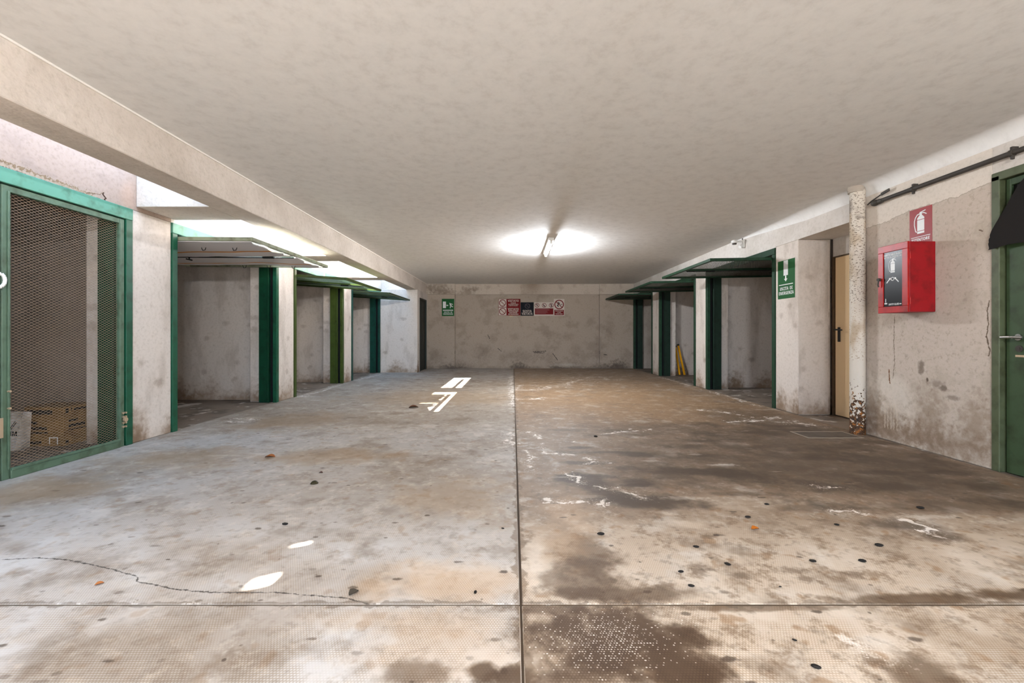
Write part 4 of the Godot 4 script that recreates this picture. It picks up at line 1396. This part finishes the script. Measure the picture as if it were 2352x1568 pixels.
func signs() -> void:
	var st: SurfaceTool
	var green := plain(Color(0.08, 0.32, 0.14), 0.7)
	var o := plate("exit_sign", Vector3(WR - 0.002, 1.752, -6.02), true, 0.375, 0.51, green, "green emergency exit sign with downward arrow on the right pillar")
	st = new_st()
	art_rect(st, -0.056, 0.052, 0.042, 0.25, 0.0006)
	art_rect(st, -0.021, 0.005, 0.007, 0.05, 0.0006)
	art_poly(st, PackedVector2Array([Vector2(-0.045, 0.008), Vector2(-0.007, -0.03), Vector2(0.03, 0.008)]), 0.0006)
	art_rect(st, -0.16, -0.074, 0.15, -0.063, 0.0006)
	obj("pictogram", st, m.sign_white, o)
	lettering("USCITA  DI", 0, -0.122, 0.042, m.sign_white, o, 0.0006, 0.95)
	lettering("EMERGENZA", 0, -0.182, 0.042, m.sign_white, o, 0.0006, 0.95)
	o = plate("exit_sign", Vector3(-1.94, 1.83, -(DB - 0.0915)), false, 0.37, 0.515, green, "green emergency exit sign with running figure on the back wall")
	st = new_st()
	art_rect(st, -0.152, -0.02, -0.062, 0.175, 0.0006)
	art_rect(st, -0.03, 0.05, 0.008, 0.07, 0.0006)
	art_poly(st, PackedVector2Array([Vector2(-0.052, 0.06), Vector2(-0.022, 0.088), Vector2(-0.022, 0.032)]), 0.0006)
	man(st, Vector2(0.085, 0.055), 0.027, 0.0006)
	art_rect(st, -0.152, -0.095, 0.152, -0.072, 0.0006)
	obj("pictogram", st, m.sign_white, o)
	lettering("USCITA  DI", 0, -0.142, 0.036, m.sign_white, o, 0.0006)
	lettering("EMERGENZA", 0, -0.198, 0.036, m.sign_white, o, 0.0006)
	# extinguisher sign
	o = plate("extinguisher_sign", Vector3(WR - 0.002, 1.965, -4.035), true, 0.222, 0.355, plain(Color(0.55, 0.045, 0.05), 0.45), "red sign with white extinguisher pictogram above the cabinet")
	st = new_st()
	extinguisher(st, Vector2(0.0, 0.05), 0.2, 0.0006)
	art_rect(st, -0.095, -0.078, 0.095, -0.073, 0.0006)
	obj("pictogram", st, m.sign_white, o)
	lettering("ESTINTORE", 0, -0.102, 0.026, m.sign_white, o, 0.0006, 0.95)
	# the row on the back wall
	var crimson := plain(Color(0.42, 0.07, 0.08), 0.85)
	var off := plain(Color(0.76, 0.71, 0.67), 0.85)
	var z := 0.0006
	var yb := -(DB + 0.028)
	o = plate("prohibition_sign", Vector3(-0.105, 1.845, yb), false, 0.665, 0.50, crimson, "red double sign reading VIETATO twice, leftmost in the row on the back wall")
	var rd := new_st()
	var wh := new_st()
	for k in [1.0, -1.0]:
		art_rect(wh, -0.322, k * 0.126 - 0.117, -0.09, k * 0.126 + 0.117, z)
		var dummy := new_st()
		rd = new_st()
		no_sign(rd, dummy, Vector2(-0.207, k * 0.126), 0.103, z * 2)
		obj("prohibition_symbol", rd, crimson, o)
		obj("white_field", wh, off, o)
		wh = new_st()
	for q in [["VIETATO", 0.19, 0.062, 0.95], ["FUMARE", 0.125, 0.03, 0.95], ["AVVICINARSI A FUOCO", 0.085, 0.03, 0.68], ["A MOTO ACCESO", 0.045, 0.03, 0.82], ["VIETATO", -0.06, 0.062, 0.95], ["DEPOSITARE", -0.118, 0.04, 0.95], ["SOSTANZE", -0.165, 0.038, 0.95], ["INFIAMMABILI", -0.213, 0.038, 0.82]]:
		lettering(q[0], 0.118, q[1], q[2], off, o, z * 2, q[3])
	o = plate("parking_sign", Vector3(0.43, 1.79, yb), false, 0.395, 0.405, plain(Color(0.07, 0.085, 0.11), 0.9), "dark blue square sign reading SOSTA VIETATA on the back wall")
	rd = new_st()
	art_ring(rd, Vector2(0.01, 0.085), 0.062, 0.08, z, 36)
	art_line(rd, [Vector2(-0.04, 0.135), Vector2(0.06, 0.035)], 0.016, z)
	obj("faded_symbol", rd, plain(Color(0.17, 0.07, 0.08), 0.5), o)
	lettering("SOSTA", 0.0, -0.065, 0.066, off, o, z, 1.0)
	lettering("VIETATA", 0.0, -0.143, 0.066, off, o, z, 0.9)
	o = plate("prohibition_sign", Vector3(0.935, 1.79, yb), false, 0.59, 0.405, off, "white sign with three small prohibition circles over a dark red text block")
	rd = new_st()
	wh = new_st()
	var bk := new_st()
	for k in 3:
		var c := Vector2(-0.205 + 0.214 * k, 0.11)
		rd = new_st()
		wh = new_st()
		bk = new_st()
		no_sign(rd, wh, c, 0.068, z)
		if k == 0: man(bk, c, 0.013, z * 1.3)
		elif k == 1: art_line(bk, [c + Vector2(-0.02, 0.03), c + Vector2(-0.01, -0.02), c + Vector2(0.02, -0.03)], 0.02, z * 1.3)
		else: art_line(bk, [c + Vector2(0, 0.035), c + Vector2(0, -0.04)], 0.026, z * 1.3)
		obj("white_field", wh, off, o)
		obj("figure", bk, m.black, o)
		obj("prohibition_symbol", rd, crimson, o)
	rd = new_st()
	art_rect(rd, -0.27, -0.165, 0.285, 0.02, z)
	obj("text_block", rd, crimson, o)
	var tl := new_st()
	for k in 7: art_rect(tl, -0.24, -0.0 - 0.022 * k, 0.06 + 0.19 * float(hash(k * 5) % 100) / 100.0, 0.007 - 0.022 * k, z * 1.6)
	obj("small_print", tl, plain(Color(0.55, 0.35, 0.34), 0.5), o)
	o = plate("no_smoking_sign", Vector3(1.395, 1.84, yb), false, 0.32, 0.505, off, "white no smoking sign with red circle, rightmost in the row on the back wall")
	rd = new_st()
	wh = new_st()
	bk = new_st()
	no_sign(rd, wh, Vector2(0.0, 0.085), 0.143, z)
	for q in [[Vector2(-0.06, 0.14), Vector2(-0.02, 0.1), Vector2(-0.05, 0.05), Vector2(-0.02, 0.03)], [Vector2(-0.02, 0.15), Vector2(0.01, 0.11)]]:
		art_line(bk, q, 0.028, z * 1.3)
	art_line(bk, [Vector2(0.04, 0.075), Vector2(0.095, 0.095)], 0.014, z * 1.3)
	obj("white_field", wh, off, o)
	obj("figure", bk, m.black, o)
	obj("prohibition_symbol", rd, crimson, o)
	rd = new_st()
	art_rect(rd, -0.143, -0.235, 0.143, -0.075, z)
	obj("text_block", rd, crimson, o)
	for q in [["VIETATO FUMARE", -0.11], ["O USARE", -0.153], ["FIAMME LIBERE", -0.2]]: lettering(q[0], 0, q[1], 0.028, off, o, z * 1.6, 0.72)
	org = Vector3.ZERO


# ------------------------------------------------------------------ things in the bays
func bay_things() -> void:
	var st: SurfaceTool
	# cardboard box behind the first gate
	var g := thing("cardboard_box", Vector3(-4.28, 0, -4.3), "brown cardboard box with dark printing behind the closed mesh gate", "box")
	var card := paint(Color(0.52, 0.39, 0.23), 0.85)
	var ink := plain(Color(0.10, 0.085, 0.07), 0.8)
	st = new_st()
	box(st, -4.46, -4.10, 0.0, 0.355, 4.15, 4.44, 0.004)
	obj("carton", st, card, g)
	st = new_st()
	box(st, -4.465, -4.28, 0.355, 0.361, 4.145, 4.445)
	box(st, -4.278, -4.095, 0.355, 0.364, 4.145, 4.445)
	obj("flap", st, paint(Color(0.40, 0.30, 0.18), 0.85), g)
	st = new_st()
	for q in [[-4.43, -4.20, 0.29, 0.33], [-4.42, -4.34, 0.20, 0.225], [-4.39, -4.25, 0.15, 0.175], [-4.41, -4.24, 0.115, 0.13], [-4.42, -4.30, 0.02, 0.045]]:
		st = new_st()
		box(st, q[0], q[1], q[2], q[3], 4.1492, 4.1505)
		obj("print_mark", st, ink, g)
	for q in [[4.17, 4.20, 0.30, 0.34], [4.22, 4.23, 0.31, 0.345], [4.25, 4.40, 0.315, 0.335], [4.2, 4.29, 0.215, 0.235], [4.2, 4.36, 0.165, 0.19], [4.19, 4.38, 0.135, 0.145], [4.17, 4.2, 0.02, 0.05]]:
		st = new_st()
		box(st, -4.0992, -4.1005, q[2], q[3], q[0], q[1])
		obj("print_mark", st, ink, g)
	st = new_st()
	for q in [[-4.23, -4.15, 0.075, 0.083], [-4.23, -4.222, 0.02, 0.075], [-4.158, -4.15, 0.02, 0.075]]:
		box(st, q[0], q[1], q[2], q[3], 4.149, 4.1505)
	obj("white_print", st, m.white, g)
	# white paper bag beside it
	g = thing("paper_bag", Vector3(-4.50, 0, -4.06), "white printed paper bag beside the cardboard box", "bag")
	st = new_st()
	var b := [P(-4.66, 0, 4.0), P(-4.385, 0, 4.0), P(-4.385, 0, 4.13), P(-4.66, 0, 4.13)]
	var t := [P(-4.65, 0.325, 4.03), P(-4.335, 0.335, 4.03), P(-4.335, 0.325, 4.1), P(-4.65, 0.33, 4.1)]
	for i in 4:
		var k := (i + 1) % 4
		var n: Vector3 = [Vector3(0, 0, 1), Vector3(1, 0, 0), Vector3(0, 0, -1), Vector3(-1, 0, 0)][i]
		quad(st, b[i], b[k], t[k], t[i], n)
	quad(st, t[0], t[1], t[2], t[3], Vector3(0, 1, 0))
	obj("bag_body", st, paint(Color(0.83, 0.80, 0.77), 0.8), g)
	var pr := Node3D.new()
	pr.name = "logo_print"
	pr.position = P(-4.435, 0.125, 4.008)
	g.add_child(pr, true)
	org = Vector3.ZERO
	st = new_st()
	art_line(st, [Vector2(-0.05, -0.03), Vector2(-0.03, -0.075), Vector2(0.015, -0.085), Vector2(0.045, -0.06)], 0.008, 0.0)
	art_line(st, [Vector2(-0.045, 0.0), Vector2(-0.055, -0.03)], 0.006, 0.0)
	obj("oval_mark", st, ink, pr)
	st = new_st()
	art_line(st, [Vector2(0.0, 0.06), Vector2(0.05, 0.13)], 0.006, 0.0)
	art_line(st, [Vector2(0.015, 0.06), Vector2(0.06, 0.12)], 0.006, 0.0)
	obj("stroke_mark", st, ink, pr)
	lettering("PRIM", 0.0, 0.02, 0.04, ink, pr, 0.0)
	# yellow bars leaning in the second right-hand bay
	for q in [[4.165, 4.09, 0.70, 11.36, "yellow bar leaning in the second open bay, the left of two"], [4.275, 4.145, 0.74, 11.33, "yellow bar leaning in the second open bay, the right of two"]]:
		g = thing("yellow_bar", Vector3(q[0], 0, -q[3]), q[4], "bar", "yellow bars leaning on the bay wall")
		var a := Vector3(0, 0.002, 0)
		var c := Vector3(q[1] - q[0], q[2], -0.085)
		var ax: Vector3 = (c - a).normalized()
		var sx := Vector3(1, 0, 0)
		sx = (sx - ax * sx.dot(ax)).normalized()
		st = new_st()
		cbox(st, (a + c) / 2 + Vector3(0, 0.012, 0), Vector3(0.022, a.distance_to(c) / 2, 0.014), 0.003, Basis(sx, ax, sx.cross(ax)))
		obj("bar_body", st, plain(Color(0.86, 0.60, 0.06), 0.45), g)
		st = new_st()
		cbox(st, c + Vector3(0, 0.02, 0), Vector3(0.026, 0.02, 0.018), 0.004, Basis(sx, ax, sx.cross(ax)))
		obj("end_fitting", st, m.iron, g)
	org = Vector3.ZERO


# ------------------------------------------------------------------ litter on the floor
func debris() -> void:
	var st: SurfaceTool
	var pod := plain(Color(0.10, 0.08, 0.062), 0.75)
	var list := [
		[0.825, 4.536, 0.05, 0.3, "round dark pod alone on the brown slab beyond the limescale lines"],
		[1.308, 2.532, 0.04, 0.1, "dark pod just behind the orange leaf on the right slab"],
		[1.521, 2.726, 0.035, 0.2, "dark pod at the front edge of the big damp stain"],
		[2.387, 2.665, 0.05, 0.3, "dark pod behind the ringed damp stain, far right"],
		[1.733, 2.434, 0.03, 0.5, "tiny dark pod with a long smear left of the ringed stain"],
		[1.765, 2.193, 0.045, 0.3, "slim dark pod at the end of a dark smear"],
		[1.569, 2.042, 0.04, 0.4, "smooth black oval pod, rightmost of its row"],
		[1.346, 2.042, 0.036, 0.3, "dark pod with pale rim left of the smooth black oval"],
		[0.878, 2.180, 0.034, 0.3, "black pod behind the dark double ring stain"],
		[0.951, 2.015, 0.034, 0.7, "small dark pod between ring stains on the right slab"],
		[0.721, 1.952, 0.03, 0.0, "pale-rimmed brown pod nearest the brown stain"],
		[0.722, 1.841, 0.032, 0.3, "notched dark pod just behind the cross joint"],
		[0.928, 1.392, 0.034, 0.5, "largest dark pod, nearest the bottom edge on the right"],
		[0.448, 2.317, 0.045, 0.1, "flat dark flake beside the pale patch right of the joint"],
		[-0.053, 2.390, 0.02, 0.3, "tiny black pod just left of the long joint"],
		[-0.148, 1.797, 0.026, 1.6, "upright brown pod left of the joint crossing"],
		[-1.221, 2.439, 0.04, 0.0, "thin dark flake on the pale left slab"],
		[0.939, 1.516, 0.018, 0.6, "tiny dark crumb on the tread pattern right of the brown stain"],
		[1.08, 1.838, 0.014, 0.2, "lone tiny brown crumb behind the cross joint"],
	]
	var i := 0
	for q in list:
		st = new_st()
		dome(st, Vector3(0, q[2] * 0.14, 0), Vector3(q[2] * 0.42, q[2] * 0.15, q[2] * 0.22), Basis.IDENTITY, true, 12, 6, 0.16, i)
		var o := MeshInstance3D.new()
		o.name = numbered("seed_pod")
		st.set_material(pod)
		o.mesh = st.commit()
		o.position = Vector3(q[0], 0.0005, -q[1])
		o.rotation.y = -q[3]
		add_child(o)
		tag(o, q[4], "pod", "dark pods scattered on the floor")
		i += 1
	# leaves
	for q in [[-2.018, 3.780, 0.085, 0.1, Color(0.62, 0.36, 0.17), "curled orange-brown leaf on the left slab in front of the open gate"],
			[-1.384, 6.345, 0.14, 0.3, Color(0.40, 0.24, 0.14), "brown curled leaf left of the sun patch"],
			[-1.688, 1.857, 0.03, 0.8, Color(0.72, 0.45, 0.24), "small orange leaf fragment near the lower left corner"],
			[1.271, 2.385, 0.045, 0.2, Color(0.75, 0.42, 0.06), "bright orange leaf scrap on the right slab"],
			[-0.628, 1.794, 0.045, 1.0, Color(0.28, 0.25, 0.21), "crumpled grey leaf beside the hairline crack"],
			[-1.415, 3.352, 0.03, 0.0, Color(0.30, 0.15, 0.11), "thin reddish-brown leaf strip behind the bottle cap"]]:
		st = new_st()
		var l: float = q[2]
		var g := []
		for a in 9:
			var t := -1.0 + 2.0 * a / 8.0
			var w := 0.42 * l * (1.0 - t * t) * (0.9 + 0.1 * sin(a * 2.3)) + 0.001
			var row := []
			for b in [-1.0, -0.5, 0.0, 0.5, 1.0]: row.append(Vector3(t * l / 2, 0.003 + 0.16 * l * b * b * (1.0 - t * t) + 0.05 * l * (1.0 - t * t), b * w))
			g.append(row)
		for a in 8:
			for b in 4:
				quad(st, g[a][b], g[a + 1][b], g[a + 1][b + 1], g[a][b + 1], Vector3(0, 1, 0))
				var dn := Vector3(0, -0.0008, 0)
				quad(st, g[a][b] + dn, g[a + 1][b] + dn, g[a + 1][b + 1] + dn, g[a][b + 1] + dn, Vector3(0, -1, 0))
		var o := MeshInstance3D.new()
		o.name = numbered("dry_leaf")
		st.set_material(plain(q[4], 0.7))
		o.mesh = st.commit()
		o.position = Vector3(q[0], 0.0, -q[1])
		o.rotation.y = q[3]
		add_child(o)
		tag(o, q[5], "leaf", "dry leaves on the floor")
	# bottle cap
	st = new_st()
	dome(st, Vector3.ZERO, Vector3(0.025, 0.02, 0.025), Basis.IDENTITY, false, 18, 5, 0.04, 3)
	tube(st, Vector3.ZERO, Vector3(0, 0.004, 0), 0.0262, 18)
	var cap := MeshInstance3D.new()
	cap.name = numbered("bottle_cap")
	st.set_material(plain(Color(0.20, 0.18, 0.10), 0.4, 0.3))
	cap.mesh = st.commit()
	cap.position = Vector3(-1.360, 0.0, -3.117)
	add_child(cap)
	tag(cap, "dark olive domed cap lying on the left slab", "cap")
